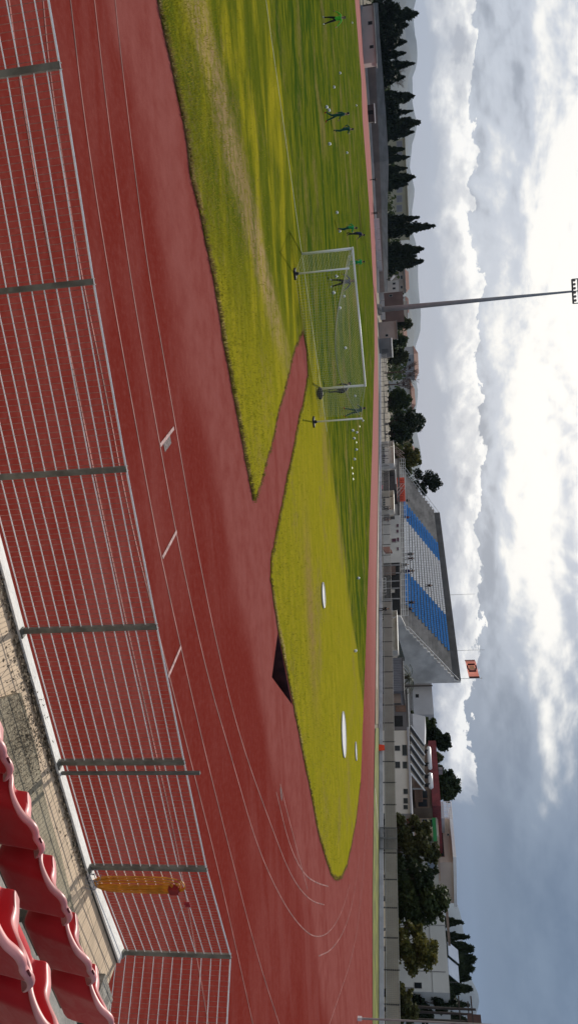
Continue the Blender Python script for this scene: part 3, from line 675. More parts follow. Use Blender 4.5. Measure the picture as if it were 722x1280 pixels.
# ---------------------------------------------------------------- footballs
BALLM, nt_, b_ = newmat('football_panels')
g_ = N(nt_, 'ShaderNodeTexCoord'); vo = N(nt_, 'ShaderNodeTexVoronoi'); nt_.links.new(g_.outputs['Object'], vo.inputs[0]); vo.inputs['Scale'].default_value = 9
nt_.links.new(mixc(nt_, sstep(nt_, vo.outputs[0], .22, .26), (.03, .03, .04), (.82, .82, .80)), b_.inputs['Base Color']); b_.inputs['Roughness'].default_value = .4
mb = MB(); mb.ball((0, 0, 0), .12, 14, 10); ball0 = mb.build('football', BALLM, None, True)
BP = [((439, 28.6), 'near the left edge, beyond the green-shirted player'), ((423.3, 91.4), 'alone in mid-field, the farther of a loose pair'), ((415.6, 109), 'alone in mid-field, the nearer of a loose pair'), ((406, 134), 'left one of two by the feet of the two dark-green players'),
      ((409, 138), 'right one of two by the feet of the two dark-green players'), ((444, 132), 'far behind the two dark-green players'), ((409.7, 180), 'right of the two dark-green players, nearest to the camera'), ((432, 191), 'right of the two dark-green players, farther out'),
      ((419, 265.8), 'left of the green and blue pair near the goal'), ((422.5, 289), 'at the feet of the player in green beside the blue one'), ((418, 345.5), 'seen through the net just left of the goalkeeper'), ((414.5, 366), 'seen through the net at the right foot of the goalkeeper'),
      ((428, 370.5), 'seen through the net behind the goalkeeper'), ((422.5, 385), 'seen through the net right of the goalkeeper'), ((429.5, 435), 'seen through the right half of the net'), ((435, 321), 'by the feet of the bright-green player in the goal mouth'),
      ((441.8, 495), 'just right of the goal, beyond the post'), ((451.8, 525.8), 'behind the leaning player right of the goal'), ((438.8, 538), 'nearest in the scatter right of the goal'), ((444, 540.5), 'farther one in the scatter right of the goal'),
      ((440.5, 548), 'middle of the scatter right of the goal'), ((446, 722.7), 'alone beyond the small throwing circle'), ((442, 813.5), 'alone near the right end of the green pitch'), ((443.5, 562), 'alone in the grass right of the scatter'), ((441, 574), 'first of a row of small white ones far right of the goal')]
for i, (p_, lab) in enumerate(BP):
    q = G(p_[0], p_[1], .035)+up*.115
    if i == 0: o = ball0; o.location = q
    else: o = ball0.copy(); COL.objects.link(o); o.location = q
    o.rotation_euler = (random.random()*6, random.random()*6, 0); tag(o, 'white football '+lab, 'football', 'footballs scattered over the pitch')
mb = MB(); mb.tube([(0, 0, 0), (0, 0, .005), (0, 0, .006), (0, 0, .07)], [.13, .13, .10, .03], 14); cone0 = mb.build('marker_cone', M('pale_yellow_plastic', (.75, .72, .35), .5, .1, 9), None, True)
for i, (p_, lab) in enumerate([((439.6, 585), 'left of three in a row'), ((440.4, 592), 'middle of three in a row'), ((441, 599), 'right of three in a row'), ((445, 553), 'behind the scattered footballs'), ((449, 533), 'beside the leaning player')]):
    o = cone0 if i == 0 else cone0.copy()
    if i: COL.objects.link(o)
    o.location = G(p_[0], p_[1], .036); tag(o, 'small pale training marker '+lab+' right of the goal', 'marker cone', 'training markers on the pitch')

# ---------------------------------------------------------------- people
SKIN = M('skin', (.42, .25, .17), .6, .1, 9); BLK = M('black_cloth', (.012, .014, .016), .85, .3, 9); HAIR = M('dark_hair', (.015, .012, .01), .7, .3, 20)
def cloth(n, c): return M(n, c, .85, .25, 14)
def striped():
    if 'striped_cloth' in MATS: return MATS['striped_cloth']
    m, nt, b = newmat('striped_cloth'); g = N(nt, 'ShaderNodeNewGeometry'); s = N(nt, 'ShaderNodeSeparateXYZ'); nt.links.new(g.outputs['Position'], s.inputs[0])
    f = sstep(nt, mth(nt, 'SINE', mth(nt, 'MULTIPLY', s.outputs[2], 75.)), -.1, .1)
    nt.links.new(mixc(nt, f, (.015, .02, .08), (.12, .13, .22)), b.inputs['Base Color']); b.inputs['Roughness'].default_value = .85; MATS['striped_cloth'] = m; return m
BASEJ = dict(pel=(0, 0, .95), spine=(0, 0, 1.12), chest=(0, 0, 1.30), neck=(0, .0, 1.48), head=(0, .01, 1.60), crown=(0, .005, 1.70),
             lsh=(-.18, 0, 1.42), lel=(-.25, -.02, 1.15), lwr=(-.27, .06, .91), rsh=(.18, 0, 1.42), rel=(.25, -.02, 1.15), rwr=(.27, .06, .91),
             lhip=(-.095, 0, .90), lkn=(-.11, .03, .50), lan=(-.12, 0, .09), lto=(-.13, .15, .035), rhip=(.095, 0, .90), rkn=(.11, .03, .50), ran=(.12, 0, .09), rto=(.13, .15, .035))
RAD = dict(pel=.135, spine=.125, chest=.15, neck=.055, head=.095, crown=.075, sh=.062, el=.046, wr=.03, hip=.092, kn=.062, an=.042, to=.038)
ED = [('pel', 'spine'), ('spine', 'chest'), ('chest', 'neck'), ('neck', 'head'), ('head', 'crown'), ('chest', 'lsh'), ('lsh', 'lel'), ('lel', 'lwr'), ('chest', 'rsh'), ('rsh', 'rel'), ('rel', 'rwr'),
      ('pel', 'lhip'), ('lhip', 'lkn'), ('lkn', 'lan'), ('lan', 'lto'), ('pel', 'rhip'), ('rhip', 'rkn'), ('rkn', 'ran'), ('ran', 'rto')]
POSES = dict(
    stand={},
    arms_out=dict(lsh=(-.19, 0, 1.44), lel=(-.42, 0, 1.22), lwr=(-.58, .04, 1.03), rel=(.40, 0, 1.22), rwr=(.50, .06, .98), lkn=(-.17, .04, .5), lan=(-.25, 0, .09), lto=(-.29, .14, .035), rkn=(.17, .03, .5), ran=(.22, -.02, .09), rto=(.26, .13, .035)),
    walk=dict(lkn=(-.10, .16, .52), lan=(-.10, .26, .11), lto=(-.10, .40, .06), rkn=(.10, -.04, .50), ran=(.10, -.30, .13), rto=(.10, -.18, .04), lel=(-.25, -.14, 1.17), lwr=(-.25, -.12, .93), rel=(.25, .08, 1.16), rwr=(.22, .28, 1.02)),
    run=dict(chest=(0, .07, 1.29), neck=(0, .11, 1.46), head=(0, .14, 1.58), crown=(0, .15, 1.68), lsh=(-.18, .08, 1.41), rsh=(.18, .05, 1.41), lkn=(-.10, .28, .62), lan=(-.10, .18, .25), lto=(-.1, .32, .18), rkn=(.1, .0, .50), ran=(.1, -.12, .09), rto=(.1, .03, .035),
             lel=(-.27, -.14, 1.2), lwr=(-.22, -.02, 1.0), rel=(.27, .2, 1.2), rwr=(.18, .36, 1.32)),
    hands_hips=dict(lel=(-.36, -.06, 1.2), lwr=(-.2, .04, 1.04), rel=(.36, -.06, 1.2), rwr=(.2, .04, 1.04), lan=(-.17, 0, .09), lto=(-.2, .14, .035), ran=(.17, 0, .09), rto=(.2, .14, .035)),
    lean=dict(pel=(0, -.05, .93), spine=(0, .02, 1.09), chest=(0, .1, 1.25), neck=(0, .19, 1.40), head=(0, .24, 1.5), crown=(0, .28, 1.6), lsh=(-.18, .13, 1.35), rsh=(.18, .13, 1.35), lel=(-.25, .3, 1.15), lwr=(-.18, .46, 1.1), rel=(.25, .26, 1.13), rwr=(.2, .42, 1.0), lkn=(-.14, .1, .5), lan=(-.2, .15, .09), lto=(-.22, .3, .035), ran=(.2, -.28, .09), rkn=(.15, -.08, .5), rto=(.21, -.14, .035)),
    bend=dict(pel=(0, -.12, .9), spine=(0, .0, 1.05), chest=(0, .15, 1.13), neck=(0, .31, 1.2), head=(0, .4, 1.24), crown=(0, .47, 1.30), lsh=(-.17, .2, 1.17), rsh=(.17, .2, 1.17), lel=(-.22, .28, .92), lwr=(-.16, .3, .7), rel=(.22, .28, .92), rwr=(.16, .3, .7), lkn=(-.15, .06, .5), rkn=(.15, .06, .5), lhip=(-.095, -.1, .86), rhip=(.095, -.1, .86)),
    sit=dict(pel=(0, 0, .52), spine=(0, -.02, .68), chest=(0, .03, .86), neck=(0, .06, 1.04), head=(0, .09, 1.16), crown=(0, .09, 1.26), lsh=(-.18, .03, .98), rsh=(.18, .03, .98), lel=(-.23, .12, .74), lwr=(-.13, .32, .66), rel=(.23, .12, .74), rwr=(.13, .32, .66),
             lhip=(-.1, .05, .5), rhip=(.1, .05, .5), lkn=(-.13, .45, .52), rkn=(.13, .45, .52), lan=(-.13, .45, .1), ran=(.13, .45, .1), lto=(-.14, .6, .04), rto=(.14, .6, .04)))
def person(loc, face, label, top, legs, pose='stand', shoes=BLK, h=1.75, bare=False, group=None):
    loc = Vector(loc); k = h/1.75
    J = {n: Vector(v)*k for n, v in {**BASEJ, **POSES[pose]}.items()}; ca, sa = math.cos(face), math.sin(face)   # face: heading from +Y towards +X
    W = lambda v: loc+Vector((v.x*ca+v.y*sa, -v.x*sa+v.y*ca, v.z))
    names = list(J); me = D2.meshes.new('skeleton'); me.from_pydata([J[n] for n in names], [(names.index(a), names.index(b)) for a, b in ED], [])
    tmp = D2.objects.new('skeleton', me); COL.objects.link(tmp); md = tmp.modifiers.new('s', 'SKIN')
    for i, n in enumerate(names):
        r_ = RAD.get(n) or RAD[n[1:]]; sv = me.skin_vertices[0].data[i]; r_ *= k
        sv.radius = (r_*1.12, r_*.82) if n in ('pel', 'spine', 'chest') else (r_, r_)
        sv.use_root = (n == 'pel')
    sb = tmp.modifiers.new('u', 'SUBSURF'); sb.levels = 1
    dg = bpy.context.evaluated_depsgraph_get(); dg.update(); ev = D2.meshes.new_from_object(tmp.evaluated_get(dg)); D2.objects.remove(tmp)
    root = thing('person', label, 'person', loc, group)
    mb = MB(); segs = [(J[a], J[b], a, b) for a, b in ED]
    vs = [v.co.copy() for v in ev.vertices]; base = [W(v) for v in vs]
    def region(c):
        best = None
        for a, b, na, nb in segs:
            ab = b-a; t_ = max(0, min(1, (c-a).dot(ab)/ab.length_squared)); d = (c-(a+ab*t_)).length
            if best is None or d < best[0]: best = (d, na, nb, t_)
        _, na, nb, t_ = best
        if nb in ('head', 'crown') or (nb == 'neck' and t_ > .7): return 0
        if nb[1:] == 'wr' and (t_ > .86 or bare): return 0
        if nb[1:] in ('wr', 'el', 'sh') or nb in ('chest', 'neck', 'spine'): return 1
        if nb[1:] == 'to' or (nb[1:] == 'an' and t_ > .9): return 3
        return 2
    mb.v = base; 
    for p_ in ev.polygons:
        idx = tuple(p_.vertices); c = sum((vs[i] for i in idx), Vector())/len(idx); mb.f.append(idx); mb.mi.append(region(c))
    D2.meshes.remove(ev)
    # hands: palm block, four unequal curled fingers and a thumb, grown from the wrist
    mb.cur = 0
    for s_ in ('l', 'r'):
        wv, ev_ = J[s_+'wr'], J[s_+'el']; d = (wv-ev_).normalized(); sx = Vector((0, 1, 0)) if abs(d.y) < .8 else Vector((0, 0, 1)); sx = (sx-d*sx.dot(d)).normalized(); nrm = d.cross(sx)
        mb.tube([W(wv-d*.01), W(wv+d*.04), W(wv+d*.085)], [.026*k, .036*k, .034*k], 8)
        for fi, ln in enumerate((.065, .078, .073, .058)):
            o_ = wv+d*.075+sx*((fi-1.5)*.019); mb.tube([W(o_), W(o_+d*ln*.55+nrm*.006), W(o_+d*ln*.9+nrm*.028)], [.0095, .0085, .007], 6)
        o_ = wv+d*.03+sx*.03; mb.tube([W(o_), W(o_+d*.03+sx*.025), W(o_+d*.06+sx*.032)], [.012, .01, .008], 6)
    # face: nose, ears, eyes, mouth line
    hd = J['head']; up_ = (J['crown']-J['neck']).normalized(); fw = Vector((0, 1, 0)); fw = (fw-up_*fw.dot(up_)).normalized(); rt = fw.cross(up_)
    mb.tube([W(hd+fw*.085*k+up_*.03), W(hd+fw*.108*k-up_*.005), W(hd+fw*.085*k-up_*.012)], [.010, .014, .009], 6)
    for s_ in (-1, 1): mb.ball(W(hd+rt*s_*.088*k+up_*.01), .02, 6, 5, (.6, 1, 1.4))
    body = mb.build('body', [SKIN, top, legs, shoes], root, True)
    for s_ in (-1, 1):
        mh = MB(); mh.ball(W(hd+fw*.088*k+rt*s_*.032+up_*.03), .009, 6, 4); mh.build('eye', M('eye_dark', (.02, .02, .02), .3, .1, 9), root)
    mh = MB(); c = (J['head']+J['crown'])/2-fw*.014*k+up_*.022*k; base0 = len(mh.v); mh.ball(W(c), .098*k, 12, 8, (1, 1.03, 1.0))
    mh.f = [f for f in mh.f if not (sum((mh.v[i] for i in f), Vector())/len(f)-W(c)).dot((W(c+fw)-W(c)).normalized()*.8+Vector((0, 0, -1))*.62) > .035]; mh.mi = mh.mi[:len(mh.f)]
    mh.build('hair', HAIR, root, True)
    return root
R_ = math.radians
g3_, gk = cloth('bright_green_shirt', (.10, .62, .05)), cloth('dark_green_tracksuit', (.005, .085, .06))
gm, nv, nb = cloth('mid_green_training_top', (.015, .34, .10)), cloth('navy_jacket', (.012, .018, .10)), cloth('deep_navy_trousers', (.008, .01, .03))
redsh = cloth('red_boots', (.5, .03, .02)); whs = cloth('white_boots', (.7, .7, .7)); teal = cloth('teal_black_kit', (.008, .085, .065))
def gp(x, y): return G(x, y, .035)
person(gp(403, 26), R_(170), 'player in bright green top and dark trousers with arms held out, at the left', g3_, BLK, 'arms_out', whs)
person(gp(405, 146), R_(60), 'player in dark green kit with red boots, running, left one of a pair', teal, teal, 'walk', redsh, 1.8)
person(gp(416, 163), R_(20), 'player in dark green kit, mid-stride, right one of the pair with footballs', teal, teal, 'run', BLK, 1.7)
person(gp(421, 286), R_(30), 'player in green kit mid-stride, beside the one in navy', gm, teal, 'run', redsh, 1.65)
person(gp(433, 293), R_(40), 'person in navy jacket and black trousers leaning forward by the green player', nv, BLK, 'lean', BLK, 1.85)
person(gp(435, 329), R_(-20), 'player in bright green and dark socks standing beyond the goal mouth', cloth('vivid_green_kit', (.02, .50, .16)), gm, 'stand', whs, 1.6, True)
person(gp(412, 354), R_(175), 'goalkeeper in striped navy kit standing wide inside the goal', striped(), BLK, 'arms_out', whs, 1.68)
person(gp(409, 489), R_(-60), 'person in black bending down beside the right goal post', BLK, nb, 'bend', BLK, 1.8)
person(gp(429, 515), R_(-50), 'player in dark green leaning by the right net pole', gk, teal, 'lean', redsh, 1.75)
person(G(461.5, 225, .0), R_(200), 'person in black walking on the far bend of the track, left one', BLK, BLK, 'walk', BLK, 1.8)
person(G(463, 267, .0), R_(160), 'person in black standing on the far bend of the track, right one', BLK, BLK, 'stand', BLK, 1.8)

# ---------------------------------------------------------------- helpers for the far side
class Pl:
    def __init__(s, p, n): s.p = Vector(p); s.n = Vector(n).normalized(); s.t = Vector((s.n.y, -s.n.x, 0))
    def at(s, x, y):
        d = ray(x, y); return CAM + d*((s.p-CAM).dot(s.n)/d.dot(s.n))
def line_plane(off): q = Vector((40.5, 59.7, 0))+NV*off; return Pl(q, NV)
def view_plane(y, Y, rot=0.):       # plane through the ground at image row y, depth Y, turned by rot
    d = ray(490, y); p_ = CAM+d*(Y/d.y); a_ = math.atan2(d.x, d.y)+rot; return Pl((p_.x, p_.y, 0), (math.sin(a_), math.cos(a_), 0))
class Facade:
    def __init__(s, pl, xt, y0, y1, depth, z0=0.):
        s.pl = pl; a, b = pl.at(xt, y0), pl.at(xt, y1); s.z1 = (a.z+b.z)/2; s.z0 = z0; s.depth = depth
        s.a = Vector((a.x, a.y, 0)); s.b = Vector((b.x, b.y, 0)); s.u = (s.b-s.a).normalized(); s.L = (s.b-s.a).length; s.n = pl.n; s.c = s.a.lerp(s.b, .5)
    def wall(s, name, mat, parent, top=None, z0=None):
        mb = MB(); z0 = s.z0 if z0 is None else z0; mb.obox(s.a+up*z0, s.u*s.L, s.n*s.depth, up*((top or s.z1)-z0)); return mb.build(name, mat, parent)
    def rect(s, name, mat, parent, x0, x1, y0, y1, out=.05, th=.1):     # box on the wall plane covering a measured rectangle
        y0, y1 = max(min(y0, y1), 0), max(y0, y1); xm, ym = (x0+x1)/2, (y0+y1)/2
        a, b = s.pl.at(xm, y0), s.pl.at(xm, y1); z0, z1 = s.pl.at(x0, ym).z, s.pl.at(x1, ym).z
        mb = MB(); o = Vector((a.x, a.y, z0))-s.n*out; mb.obox(o, Vector((b.x-a.x, b.y-a.y, 0)), s.n*th, up*(z1-z0)); return mb.build(name, mat, parent)
    def window(s, mat, parent, x0, x1, y0, y1, frame=None):
        o = s.rect('window', frame or M('window_frame', (.45, .44, .42), .6, .2, 5), parent, x0, x1, y0, y1, .03, .06)
        ym, xm = (y0+y1)/2, (x0+x1)/2; g = .5 if (x1-x0) > 4 else .35
        mb = MB(); a, b = s.pl.at(xm, y0+g), s.pl.at(xm, y1-g); z0, z1 = s.pl.at(x0+g, ym).z, s.pl.at(x1-g, ym).z
        mb.obox(Vector((a.x, a.y, z0))-s.n*.045, Vector((b.x-a.x, b.y-a.y, 0)), s.n*.03, up*(z1-z0)); mb.build('pane', mat, o); return o
GLASS = M('dark_window_glass', (.02, .025, .03), .15, .2, 3, spec=.6)
DKG = M('dark_opening', (.02, .02, .02), .9, .2, 3)
def cloudpts(blobs, n, shell=.75):
    """random leaf positions spread through ellipsoids, denser near the outside, with gaps"""
    out = []; vol = np.array([b[1][0]*b[1][1]*b[1][2] for b in blobs])**(2/3); vol = vol/vol.sum()
    for (c, r_), f_ in zip(blobs, vol):
        m_ = max(6, int(n*f_)); d = rng.normal(size=(m_, 3)); d /= np.linalg.norm(d, axis=1)[:, None]
        rad = np.clip(rng.normal(.82, .2, m_), .15, 1.15)[:, None]
        out.append(np.array(c)+d*rad*np.array(r_))
    return np.vstack(out)
def leafmesh(name, P_, size, mat, parent, vert=.0):
    n = len(P_); a_ = rng.normal(size=(n, 3)); a_[:, 2] *= .6; a_ /= np.linalg.norm(a_, axis=1)[:, None]
    b_ = rng.normal(size=(n, 3)); b_[:, 2] += vert*3; b_ -= a_*(a_*b_).sum(1)[:, None]; b_ /= np.linalg.norm(b_, axis=1)[:, None]
    s_ = size*rng.uniform(.55, 1.3, n)[:, None]; el_ = 1+vert
    V = np.stack([P_-a_*s_*.5, P_+b_*s_*.5*el_-a_*s_*.1, P_+a_*s_*.5, P_-b_*s_*.45*el_+a_*s_*.1], 1).reshape(-1, 3)
    off = np.array(parent.location) if parent is not None else np.zeros(3)
    me = D2.meshes.new(name); me.vertices.add(4*n); me.vertices.foreach_set('co', (V-off).ravel().astype(np.float32))
    me.loops.add(4*n); me.loops.foreach_set('vertex_index', np.arange(4*n, dtype=np.int32)); me.polygons.add(n); me.polygons.foreach_set('loop_start', np.arange(0, 4*n, 4, dtype=np.int32))
    me.materials.append(mat); me.update(); me.validate(); o = D2.objects.new(name, me); COL.objects.link(o)
    if parent is not None: o.parent = parent
    return o
LDK = leafmat('cypress_leaves', (.012, .022, .010), (.022, .034, .014), .08)
LDG = leafmat('evergreen_leaves', (.018, .032, .012), (.035, .05, .018), .12)
LOL = leafmat('olive_brown_leaves', (.045, .055, .018), (.08, .08, .028), .2)
LYL = leafmat('yellowing_leaves', (.14, .125, .03), (.06, .07, .018), .25)
LGR = leafmat('mid_green_leaves', (.03, .05, .015), (.055, .07, .02), .2)
BARK = M('grey_brown_bark', (.09, .07, .05), .95, .4, 3)
def limb(mb, a, b, r0, r1, wob=.12):
    k = 5; L = (b-a).length; mb.tube([a.lerp(b, i/k)+Vector((random.gauss(0, 1), random.gauss(0, 1), 0))*(L*wob*.12*(0 < i < k)) for i in range(k+1)], r0, 6, r1)
def site(y, Y): d = ray(492, y); q = CAM+d*(Y/d.y); return Vector((q.x, q.y, 0))
def cypress(xt, y, Y, wpx, label, n=1500, mat=LDK, group='cypresses beyond the stadium'):
    q = site(y, Y); h = ZAT(q, xt); q = q - (AY.z*0)*up
    # keep the tip under its measured row
    d = ray(xt, y); tip = CAM+d*(Y/d.y); q = Vector((tip.x, Y, 0)); h = tip.z; w_ = wpx/FP*Y/2
    t = thing('cypress_tree', label, 'cypress', q, group)
    z = rng.beta(1.15, 1.25, n)*h*.97+.3; f_ = np.clip((h-z)/h, 0, 1); prof = w_*np.clip(np.minimum(1.25*f_**.75, .35+z/h*3.), 0, 1.)
    an = rng.uniform(0, 6.283, n); lump = 1+.25*np.sin(an*3+z*1.7+xt)+.28*np.sin(z*4.6/max(w_, .4)+an*2+y)+rng.normal(0, .12, n)
    rr_ = prof*lump*np.sqrt(rng.uniform(.25, 1.05, n)); P_ = np.stack([q.x+rr_*np.cos(an), q.y+rr_*np.sin(an), z], 1)
    leafmesh('foliage', P_, max(.3, w_*.30), mat, t, 1.)
    mb = MB(); mb.tube([q, q+up*h*.9], .22, 6, .04); mb.build('trunk', BARK, t); return t
def btree(xt, y, Y, wpx, label, mat=LDG, n=2600, base=.30, size=.5, lumps=11, name='leafy_tree', group=None, flat=1.):
    d = ray(xt, y); tip = CAM+d*(Y/d.y); q = Vector((tip.x, Y, 0)); h = tip.z; w_ = wpx/FP*Y/2
    t = thing(name, label, 'tree', q, group); cb_ = h*base; ch_ = h-cb_; blobs = []; mb = MB()
    fork = q+up*cb_*.9; mb.tube([q, q+up*cb_*.5+Vector((.1, .1, 0)), fork], [.055*w_+.12, .04*w_+.1, .035*w_+.08], 8)
    for i in range(lumps):
        an = 6.283*(i/lumps)*2.4+random.random(); zz = (i+.5)/lumps; env = math.sin(math.pi*min(.97, (.22+.78*zz)**.9))**.6*flat
        r_ = w_*random.uniform(.35, .72)*env; c = q+Vector((math.cos(an)*r_, math.sin(an)*r_, cb_+ch_*(.12+.74*zz))); rad = w_*random.uniform(.28, .46)
        if c.z+rad*.8 > h: c.z = h-rad*.8
        blobs.append((tuple(c), (rad, rad, rad*random.uniform(.55, .85)))); limb(mb, fork, c, .03*w_+.03, .02)
        for _ in range(3):
            e = c+Vector((random.gauss(0, 1), random.gauss(0, 1), random.gauss(.4, .8)))*rad*.55; limb(mb, c.lerp(fork, .2), e, .03, .01)
            if random.random() < .6: blobs.append((tuple(e), (rad*.42, rad*.42, rad*.32)))
    leafmesh('crown', cloudpts(blobs, n), size, mat, t); mb.build('trunk', BARK, t); return t

# ---------------------------------------------------------------- far wall and fence
CREAMW = M('cream_render', (.50, .47, .42), .85, .15, .5); WHW = M('pale_render', (.60, .59, .56), .85, .12, .5); GREYW = M('grey_render', (.30, .30, .30), .85, .2, .8)
STEEL = M('dark_fence_steel', (.05, .05, .05), .5, .3, 4, metal=.3); PSTEEL = M('pale_fence_mesh', (.42, .41, .38), .5, .15, 4, metal=.2)
lp0 = line_plane(0.); A0, A1 = lp0.at(474, 1300), lp0.at(474, 442); A0.z = A1.z = 0
t = thing('perimeter_wall', 'low pale concrete wall along the far side of the track, carrying a dark fence', 'wall', A0.lerp(A1, .1))
mb = MB(); mb.obox(A0, A1-A0, NV*.25, up*.42); mb.build('wall', M('pale_wall_concrete', (.52, .52, .55), .85, .2, 1.), t)
ft = thing('perimeter_fence', 'dark framed mesh fence on the low wall beyond the track', 'fence', A0.lerp(A1, .1)+up*.42)
L_ = (A1-A0).length; nfp = int(L_/2.6); dd = (A1-A0)/nfp; F0, F1 = .46, 1.62
for i in range(nfp+1):
    q = A0+dd*i+NV*.12; mb = MB(); mb.obox(q-TV*.045, TV*.09, NV*.07, up*1.72); mb.build('post', STEEL, ft)
    if i < nfp:
        mb = MB(); e = q+dd
        for z in (F0+.1, F1): mb.obox(q+up*z, dd, NV*.04, up*.06)
        m_ = 18
        for k in range(1, m_): mb.tube([q+dd*(k/m_)+up*(F0+.1), q+dd*(k/m_)+up*F1], .008, 3, cap=False)
        for k in range(1, 6): z = F0+.1+(F1-F0-.1)*k/6; mb.tube([q+up*z, e+up*z], .008, 3, cap=False)
        mb.build('mesh_panel', PSTEEL, ft)
        if i < 20: mb = MB(); mb.obox(q+NV*.05+up*(F0+.12)+dd*.02, dd*.96, NV*.012, up*(F1-F0-.14)); mb.build('backing_sheet', M('beige_windbreak', (.34, .31, .27) , .85, .15, .6), ft)
fg = Facade(line_plane(-.12), 497, 1034, 1061.5, .08, .05); gt = thing('fence_gate', 'grey double gate in the far fence, framed and closed', 'gate', fg.c)
for k in range(2):
    mb = MB(); o = fg.a+fg.u*(fg.L*k/2); w2 = fg.u*(fg.L/2-.03)
    for z in (.08, .8, 1.68): mb.obox(o+up*z, w2, NV*.05, up*.06)
    for q in (o, o+w2*.96): mb.obox(q+up*.08, fg.u*.06, NV*.05, up*1.65)
    for j in range(1, 15): mb.tube([o+w2*(j/15)+up*.1, o+w2*(j/15)+up*1.7], .012, 3, cap=False)
    mb.build('gate_leaf', M('grey_gate_steel', (.17, .17, .17), .6, .2, 3), gt)
# orange flag marker at the verge
q = lp0.at(475, 938)-NV*.5; q.z = 0; t = thing('orange_marker', 'bright orange bib hung low on the far wall', 'marker', q)
mb = MB(); mb.hexa([q+up*.02+TV*.42, q+up*.02-TV*.42, q+up*.02-TV*.42+NV*.1, q+up*.02+TV*.42+NV*.1], [q+up*.62+TV*.3, q+up*.66-TV*.36, q+up*.66-TV*.36+NV*.06, q+up*.62+TV*.3+NV*.06]); mb.build('cloth', M('fluorescent_orange', (.9, .07, .02), .7, .1, 9), t)

# ---------------------------------------------------------------- grandstand
P12 = line_plane(12.); FL, FR = P12.at(500, 584), P12.at(500, 782); FL.z = FR.z = 0; DEP = 11.5; ROWS = 15
us = (FR-FL); UL = us.length; un = us/UL
def zdeck(u): return 3.45-.85*u
def ztop(u): return 10.0+.1*u
def SP(u, v, z=None):
    q = FL.lerp(FR, u)+NV*(DEP*v); q.z = zdeck(u)+(ztop(u)-zdeck(u))*v if z is None else z; return q
stand = thing('grandstand', 'far concrete grandstand with blue and white seat blocks', 'grandstand', FL.lerp(FR, .5))
SC = M('stand_concrete', (.33, .315, .295), .9, .35, .4, bump=.2, bscale=3)
mb = MB()
mb.hexa([SP(0, -.18, 0), SP(1, -.18, 0), SP(1, 0, 0), SP(0, 0, 0)], [SP(0, -.18, zdeck(0)), SP(1, -.18, zdeck(1)), SP(1, 0, zdeck(1)), SP(0, 0, zdeck(0))])
for r_ in range(ROWS):
    v0, v1 = r_/ROWS, 1.; vz = (r_+1)/ROWS
    def zr(u): return zdeck(u)+(ztop(u)-zdeck(u))*vz
    v1 = (r_+1)/ROWS
    mb.hexa([SP(0, v0, 0), SP(1, v0, 0), SP(1, v1, 0), SP(0, v1, 0)], [SP(0, v0, zr(0)), SP(1, v0, zr(1)), SP(1, v1, zr(1)), SP(0, v1, zr(0))])
mb.build('steps', SC, stand)
mb = MB(); mb.hexa([SP(.0, 1.004, 0), SP(1.0, 1.004, 0), SP(1.0, 1.05, 0), SP(.0, 1.05, 0)], [SP(.0, 1.004, 11.2), SP(1.0, 1.004, 11.35), SP(1.0, 1.05, 11.35), SP(.0, 1.05, 11.2)])
mb.build('back_wall', M('dark_back_wall', (.11, .11, .11), .9, .25, .5), stand)
mb = MB(); mb.obox(SP(1, 0, .02)+un*.01, un*.25, NV*DEP*1.0, up*.01)
side = [SP(1, -.18, 0), SP(1, 1.05, 0), SP(1, 1.05, 11.3)] + [p for r_ in range(ROWS, 0, -1) for p in (SP(1, r_/ROWS, zdeck(1)+(ztop(1)-zdeck(1))*r_/ROWS+.15), SP(1, (r_-1)/ROWS, zdeck(1)+(ztop(1)-zdeck(1))*r_/ROWS+.15))] + [SP(1, -.18, zdeck(1))]
n = len(side); mb = MB(); mb.add([p+un*.012 for p in side]+[p+un*.3 for p in side], [tuple(range(n)), tuple(range(2*n-1, n-1, -1))]+[(i, (i+1) % n, n+(i+1) % n, n+i) for i in range(n)])
mb.build('gable_wall', M('pale_stand_concrete', (.74, .72, .68), .9, .3, .35), stand)
mb = MB(); mb.obox(SP(0, -.19, zdeck(0)-.35), us+up*(zdeck(1)-zdeck(0)), NV*.1, up*.36); mb.build('deck_edge', M('dark_deck_edge', (.13, .125, .12), .9, .3, .8), stand)
SEATB, SEATW = M('blue_seat_plastic', (.05, .29, .68), .5, .15, 2), M('white_seat_plastic', (.82, .82, .82), .5, .12, 2)
bands = [(.245, .375, SEATB, 'blue'), (.375, .70, SEATW, 'white'), (.70, .885, SEATB, 'blue')]
cells = []; seatw = .5
for r_ in range(0, ROWS-1):
    nseat = int(UL/seatw)
    for k in range(nseat):
        u = (k+.5)/nseat
        u_ = u-.02*0
        for (u0, u1, m_, cn) in bands:
            if u0 <= u_ < u1 and not (abs(u-.375) < .003 or abs(u-.70) < .003): cells.append((u, r_, m_, cn))
def seatbox(mb, u, r_):
    z = zdeck(u)+(ztop(u)-zdeck(u))*(r_+1)/ROWS; c = FL.lerp(FR, u)+NV*(DEP*(r_+.62)/ROWS)
    o = c-un*.19+up*(z+.14); mb.obox(o-NV*.38*.5, un*.38, NV*.34, up*.05); mb.obox(o+NV*.14, un*.38, NV*.05, up*.34)
cells.sort(key=lambda c: (FL.lerp(FR, c[0])+NV*(DEP*c[1]/ROWS)).length)
for (u, r_, m_, cn) in cells[:100]:
    mb = MB(); seatbox(mb, u, r_); o = mb.build('seat', m_, stand); o['label'] = cn+' plastic seat'
for cn, m_ in (('blue', SEATB), ('white', SEATW)):
    mb = MB()
    for (u, r_, mm, c2) in cells[100:]:
        if c2 == cn: seatbox(mb, u, r_)
    o = mb.build('seating', m_, stand); o['kind'] = 'stuff'; o['label'] = 'rows of '+cn+' seats'
